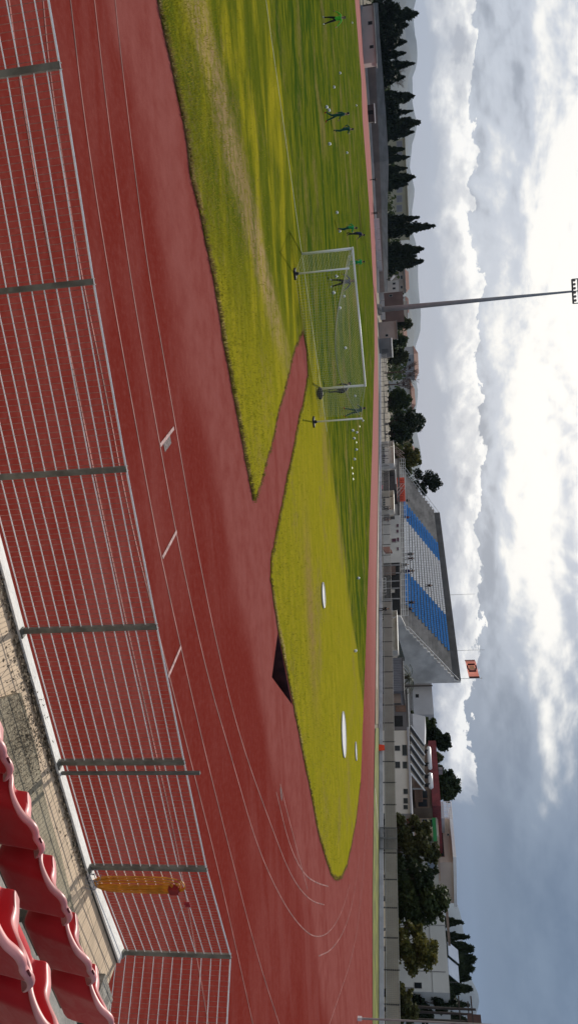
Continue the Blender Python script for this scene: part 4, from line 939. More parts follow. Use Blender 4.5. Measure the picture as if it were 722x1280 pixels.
RAILW = M('white_rail_paint', (.70, .70, .68), .5, .1, 5)
mb = MB()
for h_ in (.35, .7, 1.08): mb.tube([SP(.0, -.17, zdeck(0)+h_), SP(1., -.17, zdeck(1)+h_)], .045, 5)
for k in range(34): u = k/33; mb.tube([SP(u, -.17, zdeck(u)), SP(u, -.17, zdeck(u)+1.08)], .04, 5)
mb.build('front_railing', RAILW, stand)
for u0, nm in ((1.004, 'r'), (-.0, 'l')):
    mb = MB()
    for h_ in (.45, 1.05): mb.tube([SP(u0, -.0, zdeck(u0)+h_)+un*.15, SP(u0, 1., ztop(u0)+h_)+un*.15], .05, 5)
    for k in range(9): v = k/8; mb.tube([SP(u0, v)+un*.15, SP(u0, v)+up*1.05+un*.15], .035, 5)
    mb.build('side_railing', RAILW, stand)
# lower storey face: pale wall with openings under the deck
fs = Facade(Pl(SP(0, -.185, 0), NV), 501, 648, 700, .06); 
base_f = lambda y0, y1, xt, mat, nm, out=.06: Facade(Pl(SP(0, -.185, 0)-NV*out, NV), xt, y0, y1, .05).wall(nm, mat, stand)
base_f(644, 703, 500.5, WHW, 'lower_wall')
base_f(703, 768, 499, DKG, 'undercroft')
fw = Facade(Pl(SP(0, -.185, 0)-NV*.13, NV), 500, 648, 700, .05)
for (x0, x1, y0, y1) in [(495, 498, 655, 659), (495, 498, 662, 666), (489, 495, 673, 678), (495.5, 498.5, 672, 677), (495.5, 498, 684, 688)]: fw.window(M('maroon_shutter', (.10, .03, .06), .7, .2, 2), stand, x0, x1, y0, y1)
fw2 = Facade(Pl(SP(0, -.185, 0)-NV*.16, NV), 500, 700, 768, .05)
for y in (706, 716, 726, 735, 748): fw2.rect('column', GREYW, stand, 478, 499, y, y+1.3)
fw2.rect('wall_panel', M('brown_render', (.16, .11, .09), .9, .3, 1), stand, 478, 494, 708, 719); fw2.rect('wall_panel', GREYW, stand, 478, 490, 750, 768); fw2.rect('wall_panel', CREAMW, stand, 488, 493, 737, 741)
# stair from the deck down to the track side
t = thing('access_stair', 'steep metal access stair with pale rails descending from the stand deck', 'stair', SP(.3, -.3, 0))
def stair(u0, u1, z0, nm, par):
    a = SP(u0, -.2, zdeck(u0)); b = SP(u1, -.2, z0); st = 12; mb = MB(); b = b-NV*.9; a = a-NV*.9
    for k in range(st): q = a.lerp(b, k/st); mb.obox(q-up*.06, (b-a).to_2d().to_3d()/st, NV*1.0, up*.07)
    mb.build('treads', M('rusted_steel', (.19, .13, .10), .8, .3, 3), par); 
    for off in (0., 1.0):
        mb = MB()
        for h_ in (.5, 1.05): mb.tube([a+NV*off+up*h_, b+NV*off+up*h_], .045, 5)
        for k in range(5): q = a.lerp(b, k/4)+NV*off; mb.tube([q, q+up*1.05], .035, 5)
        mb.build('handrail', M('pinkish_rail_paint', (.48, .38, .35), .6, .2, 3), par)
stair(.245, .36, .6, 'r', t)
t2 = thing('access_stair', 'left access stair with brownish rails rising to the left end of the stand', 'stair', SP(-.05, -.3, 0)); stair(.0, -.10, .8, 'l', t2)
# banner
bp = Pl(SP(0, -.175, 0)-NV*.12, NV); bn_ = Facade(bp, 506, 597, 627, .03)
ban = thing('banner', 'long red supporters banner hung on the stand railing at its left end', 'banner', bn_.c+up*3.4)
bn_.rect('cloth', M('red_banner_cloth', (.62, .085, .04), .8, .15, 1), ban, 495.6, 505.6, 597, 627, .03, .03)
for k in range(9):     # dark lettering, too far away to be read
    y = 599.6+k*2.95; r_ = [(498, 499, 0, 1.9), (498, 503.6, 0, .6), (498, 503.6, 1.3, 1.9)] if k % 3 else [(498, 503.6, 0, .6), (500, 501.2, 0, 1.8), (502.6, 503.6, 0, 1.8)]
    mb = MB(); f2 = Facade(Pl(bp.p-NV*.05, NV), 503, y, y+2, .02)
    for (x0, x1, a, b) in r_:
        q0, q1 = f2.pl.at((x0+x1)/2, y+a), f2.pl.at((x0+x1)/2, y+b); z0, z1 = f2.pl.at(x0, y).z, f2.pl.at(x1, y).z
        mb.obox(Vector((q0.x, q0.y, z0)), Vector((q1.x-q0.x, q1.y-q0.y, 0)), NV*.01, up*(z1-z0))
    mb.build('letter', M('dark_red_lettering', (.28, .02, .015), .8, .1, 1), ban)
# flag on a pole behind the right end of the stand
fpP = line_plane(24.); q = fpP.at(540, 849); base = Vector((q.x, q.y, 0)); topz = ZAT(base, 601)
t = thing('flagpole', 'thin pole behind the right end of the stand', 'flagpole', base); mb = MB(); mb.tube([base, base+up*topz], .07, 6, .035); mb.build('pole', RAILW, t); mb = MB(); mb.ball(base+up*(topz+.05), .1); mb.build('finial', RAILW, t)
fl_ = thing('flag', 'salmon red flag with a round emblem and dark bars, flying leftwards', 'flag', base+up*(topz-1.5))
z0, z1 = ZAT(base, 586), ZAT(base, 599); lv = (fpP.at(592, 823.5)-fpP.at(592, 848)); lv.z = 0; FW = lv.length; lv.normalize()
def fpt(s_, tt): return base+lv*(FW*s_)+up*(z0+(z1-z0)*tt-.35*s_)+NV*(.35*math.sin(s_*7))*s_
def fpatch(nm, mat, s0, s1, t0, t1, off):
    mb = MB(); k = 8
    for i in range(k):
        a, b = s0+(s1-s0)*i/k, s0+(s1-s0)*(i+1)/k
        lo = [fpt(a, t0), fpt(b, t0), fpt(b, t1), fpt(a, t1)]; mb.hexa([p-NV*off for p in lo], [p+NV*off for p in lo])
    mb.build(nm, mat, fl_)
FLG = leafmat('salmon_flag_cloth', (.98, .60, .52), (.96, .55, .46), .8); FDK = leafmat('dark_flag_bar', (.12, .03, .03), (.09, .02, .02), .4); FEM = leafmat('cream_emblem', (.75, .55, .35), (.7, .5, .3), .4)
fpatch('cloth', FLG, 0, 1, 0, 1, .006)
for s0, s1 in ((.0, .10), (.93, 1.0)): fpatch('bar', FDK, s0, s1, .0, 1., .012)
for j, (s0, s1, t0, t1) in enumerate([(.34, .42, .15, .85), (.42, .48, .08, .3), (.42, .48, .7, .92), (.62, .70, .15, .85), (.48, .62, .02, .16), (.48, .62, .84, .98)]): fpatch('emblem_ring', FDK, s0, s1, t0, t1, .016)
fpatch('emblem', FEM, .44, .60, .25, .75, .016)
# lightning rods on the stand
for y, xt, lab in ((693, 578, 'left'), (786, 594, 'right')):
    q = SP(.56 if lab == 'left' else .86, 1.03, 11.2); t = thing('lightning_rod', 'thin mast on the back wall of the stand, the %s one' % lab, 'mast', q, 'masts on the stand'); mb = MB(); mb.tube([q, q+up*4.6], .035, 5, .02); mb.build('rod', GREYW, t)

# dugouts and trackside clutter
def dugout(y0, y1, xt, off, label, shell, curved=False, seats=True):
    f_ = Facade(line_plane(off), xt, y0, y1, 1.5, .05); t = thing('team_dugout', label, 'dugout', f_.c, 'shelters along the far touchline')
    mb = MB(); pr = [(1.3, .05), (1.4, f_.z1*.6), (1.2, f_.z1*.9), (.8, f_.z1), (-.1, f_.z1*.98)]
    for i in range(len(pr)-1):
        a, b = pr[i], pr[i+1]; mb.hexa([f_.a+f_.n*a[0]+up*a[1], f_.b+f_.n*a[0]+up*a[1], f_.b+f_.n*(a[0]+.05)+up*a[1], f_.a+f_.n*(a[0]+.05)+up*a[1]], [f_.a+f_.n*b[0]+up*b[1], f_.b+f_.n*b[0]+up*b[1], f_.b+f_.n*(b[0]+.05)+up*(b[1]+.04), f_.a+f_.n*(b[0]+.05)+up*(b[1]+.04)])
    mb.build('shell', shell, t)
    for o in (f_.a, f_.b-f_.u*.05):
        mb = MB(); mb.hexa([o+up*.05, o+f_.u*.05+up*.05, o+f_.u*.05+f_.n*1.35+up*.05, o+f_.n*1.35+up*.05], [o+up*f_.z1*.98, o+f_.u*.05+up*f_.z1*.98, o+f_.u*.05+f_.n*1.0+up*f_.z1*.98, o+f_.n*1.0+up*f_.z1*.98]); mb.build('end_panel', shell, t)
    ns = int(f_.L/.7)
    for k in range(ns):
        o = f_.a+f_.u*(f_.L*(k+.5)/ns)+f_.n*.7; mb = MB(); mb.obox(o-f_.u*.22+up*.42, f_.u*.44, f_.n*.4, up*.06); mb.obox(o-f_.u*.22+f_.n*.38+up*.42, f_.u*.44, f_.n*.05, up*.45); mb.build('seat', M('dark_blue_green_seat', (.02, .04, .045), .6, .2, 2), t)
    return f_
dugout(551, 579, 492, 1.2, 'whitish transparent dugout left of the stand, the one nearest the trees', M('milky_shelter', (.78, .76, .70), .6, .15, .8))
dugout(613, 637, 492, 1.2, 'cream dugout below the red banner', M('cream_shelter', (.78, .73, .62), .6, .15, .8))
dugout(763, 813, 496.5, 2.0, 'long cream dugout with dark seats in front of the right end of the stand', M('ivory_shelter', (.74, .71, .64), .6, .15, .8))
f_ = Facade(line_plane(3.0), 495, 587, 612, 3, .05); t = thing('storage_hut', 'dark grey open-fronted hut between the two left dugouts', 'hut', f_.c); f_.wall('wall', M('charcoal_render', (.055, .05, .05), .9, .3, .6), t)
f_.rect('roof_edge', RAILW, t, 493.6, 494.6, 587, 605); f_.rect('door', DKG, t, 476, 491, 589, 595); f_.rect('barrier', M('magenta_red_board', (.45, .04, .08), .7, .2, 2), t, 475.5, 478.5, 608, 613, .3)
f_ = Facade(line_plane(-.5), 480, 722, 740, .6, .05); t = thing('hurdle_trolley', 'low pale metal hurdle rack by the fence in front of the stand', 'rack', f_.c); mb = MB()
for k in range(6): o = f_.a+f_.u*(f_.L*k/5); mb.tube([o, o+up*.95, o+up*.95+f_.n*.5, o+f_.n*.5], .03, 5)
for z in (.1, .5, .95): mb.tube([f_.a+up*z, f_.b+up*z], .03, 5)
mb.build('frame', RAILW, t)
f_ = Facade(line_plane(2.), 493.5, 640, 647, .2, .05); t = thing('information_board', 'dark framed board on posts by the access stair', 'board', f_.c); f_.rect('panel', M('board_grey', (.33, .36, .36), .6, .3, 1), t, 478, 486, 641, 646); f_.rect('frame', STEEL, t, 477, 493, 646, 649)
f_ = Facade(line_plane(1.), 488, 683, 690, .2, .05); t = thing('stacked_mats', 'reddish brown tilted crash mat leaning by the fence under the stand', 'mat', f_.c); mb = MB()
mb.hexa([f_.a+up*.3, f_.b+up*.9, f_.b+up*.9+f_.n*.3, f_.a+up*.3+f_.n*.3], [f_.a+up*1.5, f_.b+up*1.9, f_.b+up*1.9+f_.n*.3, f_.a+up*1.5+f_.n*.3]); mb.build('mat', M('brown_red_vinyl', (.30, .12, .08), .7, .2, 1), t)

# spectators
def onstand(u, v): q = SP(u, v); r_ = min(ROWS-1, max(0, int(v*ROWS))); q.z = zdeck(u)+(ztop(u)-zdeck(u))*((r_+1)/ROWS) if v > 0 else zdeck(u); return q
def uv(y): q = P12.at(503, y); return (q-FL).dot(un)/UL
spec = [((uv(629), -.05), 'stand', BLK, BLK, 'spectator in black standing at the right end of the red banner'), ((uv(645)-.0, .03), 'sit', cloth('maroon_jacket', (.12, .02, .03)), BLK, 'spectator in maroon sitting low at the left blue block'),
        ((uv(691), .03), 'stand', BLK, BLK, 'spectator in black standing at the front of the white block, left of a group'), ((uv(696.5), .03), 'hands_hips', cloth('dark_grey_coat', (.04, .04, .045)), BLK, 'spectator in grey with arms akimbo in the group at the front of the white block'),
        ((uv(706), .0), 'sit', BLK, BLK, 'spectator in black sitting in the group at the front of the white block'), ((uv(712), .03), 'arms_out', BLK, nb, 'spectator in black with arms spread, right of the group by the white seats'),
        ((uv(716), -.03), 'stand', nv, BLK, 'spectator in navy at the railing near the right blue block'), ((uv(700), .50), 'sit', BLK, BLK, 'lone spectator sitting high among the white seats'),
        ((uv(752), .02), 'lean', BLK, BLK, 'spectator in black leaning over the rail at the right blue block'), ((uv(757), .06), 'sit', nb, BLK, 'spectator in dark navy sitting behind the one leaning on the rail')]
for (u, v), ps, tp, lg, lab in spec: person(onstand(u, v), R_(190), lab, tp, lg, ps, BLK, 1.78)
def tside(y, off): q = line_plane(off).at(480, y); return Vector((q.x, q.y, .02))
for y, off, ps, tp, lab in [(636, .9, 'stand', BLK, 'person in black standing between the cream dugout and the stair'), (650, .9, 'hands_hips', cloth('dark_brown_coat', (.05, .02, .02)), 'person in dark brown at the foot of the access stair'),
        (773, 1.0, 'lean', BLK, 'person in black bending into the long cream dugout'), (761, -.3, 'sit', BLK, 'person in black crouched at the left end of the long dugout'), (570, .9, 'sit', nv, 'person in navy sitting in the whitish dugout')]:
    person(tside(y, off), R_(180), lab, tp, BLK, ps, BLK, 1.78)

# ---------------------------------------------------------------- floodlight
q = G(474.5, 387); q = q*(190/q.y); q.z = 0; tipz = ZAT(q, 716)
t = thing('floodlight_mast', 'tall grey floodlight mast beyond the goal', 'floodlight', q)
mb = MB(); mb.tube([q, q+up*tipz*.45, q+up*tipz], [.72, .52, .24], 12); mb.build('mast', M('mast_grey', (.30, .31, .33), .7, .15, .5), t, True)
mb = MB(); mb.tube([q, q+up*1.], 1.5, 12, 1.3); mb.build('footing', CONC, t)
hd_ = thing  # head frame
mb = MB(); bz = tipz-.2
for k in range(4): mb.tube([q+Vector((-2.9, 0, bz+k*1.25)), q+Vector((2.9, 0, bz+k*1.25))], .13 if k else .22, 6)
for x in (-2.9, 0, 2.9): mb.tube([q+Vector((x, 0, bz)), q+Vector((x, 0, bz+4.2))], .12, 6)
fr = mb.build('head_frame', M('head_frame_grey', (.10, .11, .12), .7, .2, 1), t)
for k in range(4):
    for x in (-2.4, -1.45, -.5, .5, 1.45, 2.4):
        mb = MB(); c = q+Vector((x, -.35, bz+k*1.25+.45)); mb.tube([c, c+Vector((0, -.45, -.15))], [.2, .34], 8); mb.build('lamp', M('lamp_housing', (.22, .23, .24), .5, .2, 2), t)
# small street lamp on the far bend and the pole at the right edge
q = AT(478, 350, 205); q.z = 0; t = thing('street_lamp', 'short lamp post with a white head on the far bend', 'lamp', q); mb = MB(); z = ZAT(q, 489); mb.tube([q, q+up*z], .1, 6, .07); mb.build('pole', STEEL, t)
mb = MB(); a = AT(488, 350, 205); b = AT(492.5, 344.5, 205); mb.tube([a, b], .28, 6); mb.build('lamp_head', WHITEP, t)
q = G(446.5, 1273); t = thing('net_pole', 'slim grey pole with a white foot at the right edge of the photo', 'pole', q); mb = MB(); mb.tube([q, q+up*9], .055, 8, .045); mb.build('pole', M('grey_pole', (.30, .29, .28), .6, .2, 2), t)
mb = MB(); mb.box(q+up*.12, (.18, .18, .24)); mb.build('foot', WHITEP, t)

# ---------------------------------------------------------------- buildings on the right
def bld(name, label, cat, off, xt, y0, y1, depth, mat, z0=0.):
    f_ = Facade(line_plane(off), xt, y0, y1, depth, z0); t = thing(name, label, cat, f_.c); w_ = f_.wall('wall', mat, t); return f_, t, w_
CRM2 = M('warm_cream_render', (.68, .63, .56), .85, .12, .3)
f_, t, w_ = bld('clubhouse', 'long cream single-storey clubhouse with four dark windows behind the far fence', 'clubhouse', 7, 510, 913, 1017, 7, CRM2)
f_.rect('roof_slab', M('grey_roof_edge', (.40, .40, .42), .8, .15, 1), t, 510.2, 512.6, 911, 1019, .35, 7.6)
for r_ in [(492.5, 500, 932, 939), (502, 508.6, 931, 945), (492.5, 500, 952, 960.6), (502.6, 508.8, 952, 961), (503.5, 509.6, 986, 993), (503.5, 509.6, 997.5, 1005), (503.5, 509.6, 1006, 1012)]: f_.window(GLASS, t, *r_)
f_.rect('door', M('grey_door', (.20, .20, .21), .6, .2, 1), t, 478, 491, 932, 938)
f_.rect('notice', M('reddish_notice', (.32, .12, .12), .7, .3, 2), t, 480, 490, 955.5, 957)
f_, t, w_ = bld('shutter_house', 'small house with a dark doorway and a brick red wall patch, right of the clubhouse', 'house', 8, 510, 1018, 1040, 6, GREYW)
f_.rect('doorway', DKG, t, 478, 504, 1019, 1032); f_.rect('red_panel', M('brick_red_render', (.28, .06, .04), .85, .3, 1), t, 508, 516, 1018, 1036, .1, .2)
# pergola with dark awning
pl = line_plane(9.5); t = thing('awning', 'dark slatted awning with pale rafters above the clubhouse roof', 'awning', Vector((pl.at(515, 955).x, pl.at(515, 955).y, 0)))
def px3(x, y, out=0.): return pl.at(x, y)-NV*out
mb = MB(); A_ = [px3(512.8, 924, 2.4), px3(512.8, 983, 2.4), px3(529, 986), px3(529.5, 931)]; mb.hexa(A_, [p+up*.08 for p in A_]); mb.build('canopy', M('black_shade_cloth', (.018, .018, .018), .8, .3, 2), t)
for k in range(6):
    mb = MB(); y = 924+12*k; mb.tube([px3(512.6, min(y, 984), 2.5)+up*.13, px3(529, min(y+7.5, 988))+up*.13], .09, 4); mb.build('rafter', RAILW, t)
mb = MB()
for y in (931, 986): p = px3(529, y); mb.tube([Vector((p.x, p.y, 0)), p], .1, 5)
mb.build('support', GREYW, t)
f_, t, w_ = bld('annex', 'pale annex with a sloping white side between the stand and the clubhouse', 'annex', 16, 516, 892, 929, 7, GREYW)
mb = MB(); o = [f_.a, f_.b]; pw = f_.pl; z_l = pw.at(531, 895).z; z_r = pw.at(530, 927).z
mb.hexa([f_.a+up*f_.z1, f_.b+up*(f_.z1-.4), f_.b+f_.n*.3+up*(f_.z1-.4), f_.a+f_.n*.3+up*f_.z1], [f_.a+f_.u*.5+up*z_l, f_.b+up*z_r, f_.b+f_.n*3+up*z_r, f_.a+f_.u*.5+f_.n*3+up*z_l]); mb.build('sloping_side', M('white_sheet', (.66, .66, .67), .7, .1, .5), t)
f_, t, w_ = bld('white_block', 'plain white block behind the right end of the stand', 'building', 26, 540, 849, 893, 10, M('cool_white_render', (.58, .58, .60), .85, .1, .3))
f_.rect('cornice', GREYW, t, 513, 515.5, 849, 893, .3, .3); f_.rect('vent', DKG, t, 519, 523, 868, 872)
f_, t, w_ = bld('steel_shed', 'low grey steel shed with a pale gutter, between the stand and the clubhouse', 'shed', 11, 510, 862, 912, 6, M('shed_grey', (.16, .15, .15), .8, .25, .4))
f_.rect('gutter', RAILW, t, 509.5, 510.8, 862, 912, .2, .2); f_.rect('brown_door', M('brown_door', (.20, .12, .09), .8, .3, 1), t, 494, 507, 880, 890); f_.rect('opening', DKG, t, 492, 503, 895, 908)
f_, t, w_ = bld('grey_container', 'blue-grey container standing behind the fence at the right end of the stand', 'container', 3, 502.5, 822, 864, 2.4, M('container_grey', (.19, .19, .21), .7, .2, .5))
mb = MB()
for k in range(20): o = f_.a+f_.u*(f_.L*(k+.25)/20); mb.obox(o-f_.n*.04+up*.1, f_.u*(f_.L/40), f_.n*.04, up*(f_.z1-.2))
mb.build('ribs', MATS['container_grey'], t); f_.rect('roof_rim', M('dark_rim', (.08, .08, .085), .8, .2, 1), t, 502.5, 504, 821.5, 864.5, .08, 2.5)
f_, t, w_ = bld('brown_screen', 'brown board screen right of the grey container', 'screen', 3.4, 500.5, 864.5, 880, .3, M('brown_board', (.22, .17, .14), .85, .2, .6)); f_.rect('post', STEEL, t, 478, 501, 879.4, 880.6)
pl = line_plane(5); q0, q1, q2 = pl.at(497, 800), pl.at(505, 803), pl.at(498, 822)
t = thing('dark_tarpaulin', 'dark tarpaulin hanging beside the long dugout', 'tarpaulin', Vector((q2.x, q2.y, 0))); mb = MB(); a = Vector((q2.x, q2.y, 0)); b = pl.at(498, 801); b.z = 0
z = ZAT(a, 505); mb.hexa([b, a, a+NV*.6, b+NV*.6], [b+up*z*.8, a+up*z, a+NV*.6+up*z, b+NV*.6+up*z*.8]); mb.build('sheet', M('dark_green_sheet', (.03, .04, .04), .8, .3, 1), t)
# red roofed house
f_, t, w_ = bld('red_roof_house', 'house with a maroon roof and a brown balcony above the clubhouse', 'house', 14, 537, 930, 1010, 9, M('brownish_render', (.22, .16, .12), .85, .3, .4))
f_.rect('roof', M('maroon_tiles', (.20, .035, .04), .7, .3, 1.5), t, 537.3, 547.5, 929, 1010.5, .5, 9.5); f_.rect('chimney', GREYW, t, 547, 552, 946, 949, -2, 1)
for y0, y1 in ((988, 998), (999, 1009)): f_.window(GLASS, t, 522, 534, y0, y1, M('brown_frame', (.14, .08, .05), .7, .2, 2))
mb = MB(); o = f_.pl.at(519, 985); o1 = f_.pl.at(519, 1010); zt = f_.pl.at(527, 997).z
for k in range(25): q = o.lerp(o1, k/24)-NV*1.2; mb.tube([q, Vector((q.x, q.y, zt))], .04, 4)
mb.tube([Vector((o.x, o.y, zt))-NV*1.2, Vector((o1.x, o1.y, zt))-NV*1.2], .06, 5); mb.obox(Vector((o.x, o.y, o.z-.15))-NV*1.25, Vector((o1.x-o.x, o1.y-o.y, 0)), NV*1.3, up*.15); mb.build('balcony', M('brown_balcony', (.16, .09, .06), .7, .2, 2), t)
for y0, y1, x0, x1, lab in ((934, 961, 532.5, 537.8, 'long white water tank lying on the roof above the awning'), (967, 985, 534, 540, 'short white water tank lying on the roof right of the long one')):
    pl = line_plane(12); a, b = pl.at((x0+x1)/2, y0), pl.at((x0+x1)/2, y1); r_ = (pl.at(x1, y0).z-pl.at(x0, y0).z)/2; b.z = a.z; d = (b-a).normalized()
    t = thing('water_tank', lab, 'water tank', Vector((a.lerp(b, .5).x, a.lerp(b, .5).y, a.z-r_-.5)), 'roof water tanks')
    mb = MB(); mb.tube([a-d*.12, a, a+d*.1, b-d*.1, b, b+d*.12], [r_*.3, r_*.75, r_, r_, r_*.75, r_*.3], 14); mb.build('drum', M('white_tank_enamel', (.72, .73, .74), .35, .1, 1), t, True)
    for q in (a.lerp(b, .2), a.lerp(b, .8)): mb = MB(); mb.obox(q-up*(r_+.5)-NV*.3-TV*.06, TV*.12, NV*.6, up*.7); mb.build('cradle', STEEL, t)
PCH = M('peach_render', (.52, .37, .27), .85, .12, .3)
f_, t, w_ = bld('peach_house', 'peach coloured house with a recessed window, right of the maroon roof', 'house', 16, 547, 1010, 1046, 9, PCH)
f_.window(GLASS, t, 527, 541, 1024, 1034, RAILW); f_.rect('band', CREAMW, t, 544, 546, 1010, 1046, .25, .3); f_.rect('column', CREAMW, t, 512, 544, 1016, 1019, .3, .3)
f_, t, w_ = bld('green_balcony_house', 'house front with green balcony rails and plants behind the trees', 'house', 15, 546, 1046, 1090, 9, M('mid_grey_render', (.36, .36, .34), .85, .15, .5))  # house wall in plain mid-grey render
f_.rect('awning', M('green_awning', (.02, .22, .06), .7, .2, 1), t, 541, 545.5, 1030, 1068, 1.2, 1.2); f_.rect('panel', M('blue_grey_panel', (.14, .18, .24), .6, .2, 1), t, 534, 545, 1069, 1086); f_.window(GLASS, t, 526, 538, 1048, 1058)
f_, t, w_ = bld('penthouse', 'cream upper storey with a dark terrace opening and a thin white slab roof', 'house', 23, 563.5, 1022, 1078, 9, M('cream_pink_render', (.56, .46, .39), .85, .1, .3))
f_.rect('roof_slab', M('white_slab', (.80, .80, .80), .7, .05, 1), t, 563.3, 567, 1019, 1081, 1.6, 11); f_.window(DKG, t, 549, 554, 1041, 1071, M('terrace_frame', (.18, .05, .04), .8, .2, 2)); f_.window(GLASS, t, 558, 561, 1042, 1045)
f_, t, w_ = bld('white_terrace_block', 'small white block with a railed roof terrace left of the slab roof', 'house', 20, 554, 1002, 1023, 7, M('pale_blue_white_render', (.56, .59, .60), .85, .1, .4))
mb = MB()
for k in range(12): q = f_.a.lerp(f_.b, k/11); mb.tube([q+up*f_.z1, q+up*(f_.z1+1)], .04, 4)
for h_ in (.5, 1.): mb.tube([f_.a+up*(f_.z1+h_), f_.b+up*(f_.z1+h_)], .04, 4)
mb.build('railing', RAILW, t); f_.window(GLASS, t, 546, 551, 1008, 1012); f_.window(GLASS, t, 546, 551, 1015, 1019)
f_, t, w_ = bld('sports_hall', 'long plain off-white hall with vertical seams behind the autumn tree', 'hall', 14, 557, 1118, 1241, 16, M('off_white_panels', (.62, .63, .60), .8, .12, .3))
for y in (1156, 1214): f_.rect('seam', GREYW, t, 520, 556.5, y, y+.8, .06, .1)
for x in (537,): f_.rect('seam', M('thin_grey_seam', (.36, .36, .35), .8, .1, 1), t, x, x+.7, 1118, 1241, .05, .08)
f_.window(GLASS, t, 517, 527, 1228, 1236); f_.rect('door', GREYW, t, 500, 517, 1234, 1240)
f_.rect('roof_parapet', M('rusty_parapet', (.20, .15, .12), .9, .4, .6), t, 557, 560, 1112, 1175, -.5, .6)
for y0, y1, lab in ((1177, 1194, 'left solar panel tilted on the hall roof'), (1197, 1218, 'right solar panel tilted on the hall roof')):
    pl = line_plane(16); a, b = pl.at(558.5, y0), pl.at(558.5, y1); t = thing('solar_panel', lab, 'solar panel', a.lerp(b, .5), 'solar panels on the hall roof')
    mb = MB(); d = Vector((b.x-a.x, b.y-a.y, 0)); mb.obox(a, d, NV*1.6-up*0+up*1.0, up*.08); mb.build('panel', M('panel_glass', (.35, .40, .48), .12, .1, 1, spec=.8), t); mb = MB()
    for e in (a, a+d): mb.tube([e+NV*1.5, e+NV*1.5+up*.95], .05, 4)
    mb.build('stand', STEEL, t)
# utility poles
def pole(y, xt, off, label, name='utility_pole', r_=.14, bars=2, xb=None):
    pl = line_plane(off); q = pl.at(xt, y); zt = q.z; q = Vector((q.x, q.y, 0)); t = thing(name, label, 'pole', q); mb = MB(); mb.tube([q, q+up*zt], r_, 6, r_*.7); mb.build('pole', M('dark_pole_wood', (.06, .05, .045), .9, .3, 1), t)
    for k in range(bars): mb = MB(); mb.obox(q+up*(zt-.4-1.1*k)-TV*1.1-NV*.05, TV*2.2, NV*.1, up*.12); mb.build('crossarm', MATS['dark_pole_wood'], t)
    return q, zt, t
pole(857, 540, 8, 'dark pole in front of the white block right of the stand', bars=0)
q, zt, t = pole(1262, 594, 10, 'utility pole with crossarms by the cypresses at the far right')
pole(1268, 590, 14, 'second utility pole behind the one with crossarms at the far right', bars=1)
q = line_plane(11).at(584, 1275); t = thing('transformer_box', 'brown box on a pole at the right edge above the trees', 'transformer', Vector((q.x, q.y, 0))); mb = MB(); mb.obox(q-TV*.6, TV*1.1, NV*.8, up*1.2); mb.build('box', M('brown_box', (.12, .07, .06), .8, .2, 1), t); mb = MB(); mb.tube([Vector((q.x, q.y, 0))+NV*.4, q+NV*.4], .14, 6); mb.build('pole', MATS['dark_pole_wood'], t)

# ---------------------------------------------------------------- trees on the right
def BT(xt, y, off, *a, **k): return btree(xt, y, LY(y, off, xt), *a, **k)
BT(569, 926, 24, 42, 'dark spiky evergreen behind the maroon roofed house', LDK, 3600, .25, .55)
BT(549, 903, 20, 22, 'small green tree left of the dark evergreen behind the annex', LGR, 1500, .3, .4)
BT(556, 948, 22, 30, 'ragged brown-green tree between the two dark evergreens', LOL, 1200, .3, .45)
BT(577, 983, 32, 52, 'round dark tree above the maroon roof', LDG, 4200, .3, .55)
BT(556, 1062, 5.5, 50, 'olive brown bushy tree in front of the green balcony house', LOL, 5000, .12, .34, 14)
BT(545, 1035, 5, 36, 'reddish brown shrub-like tree just right of the clubhouse', LOL, 2600, .1, .32)
BT(563, 1125, 6, 66, 'big dark drooping tree between the houses and the hall', LGR, 7000, .12, .36, 18)
BT(545, 1096, 4, 50, 'dark low tree behind the fence left of the autumn tree', LDG, 4200, .1, .32, 12)
BT(552, 1188, 3.2, 62, 'yellowing autumn tree in front of the off-white hall', LYL, 5200, .16, .27, 15)
BT(533, 1163, 3, 30, 'small yellow-green tree left beside the autumn tree', LYL, 1800, .1, .26)
BT(527, 1264, 2.5, 40, 'low olive bush behind the far fence at the right edge', LOL, 2800, .05, .26)
BT(520, 1243, 2.2, 26, 'low yellowish bush by the fence left of the olive bush', LYL, 1400, .05, .24)
BT(575, 1250, 16, 46, 'very dark hedge-like tree at the right end of the hall', LDK, 4200, .08, .45, 14)
for (xt, y, w_, lab) in [(577, 1153, 12, 'thin ragged cypress, leftmost above the hall roof'), (585, 1171, 10, 'slender cypress second from the left above the hall roof'), (588.5, 1186, 20, 'dense cypress above the left solar panel'), (591, 1199, 22, 'tallest dark cypress above the hall roof'),
                         (589, 1211, 20, 'dense cypress above the right solar panel'), (585, 1222, 18, 'cypress right of the solar panels'), (587, 1236, 16, 'cypress above the right end of the hall'), (584, 1256, 12, 'small pointed cypress by the utility poles'), (579, 1274, 16, 'cypress at the right edge of the photo')]:
    cypress(xt, y, LY(y, 34, xt), w_*1.7, lab, 2600)
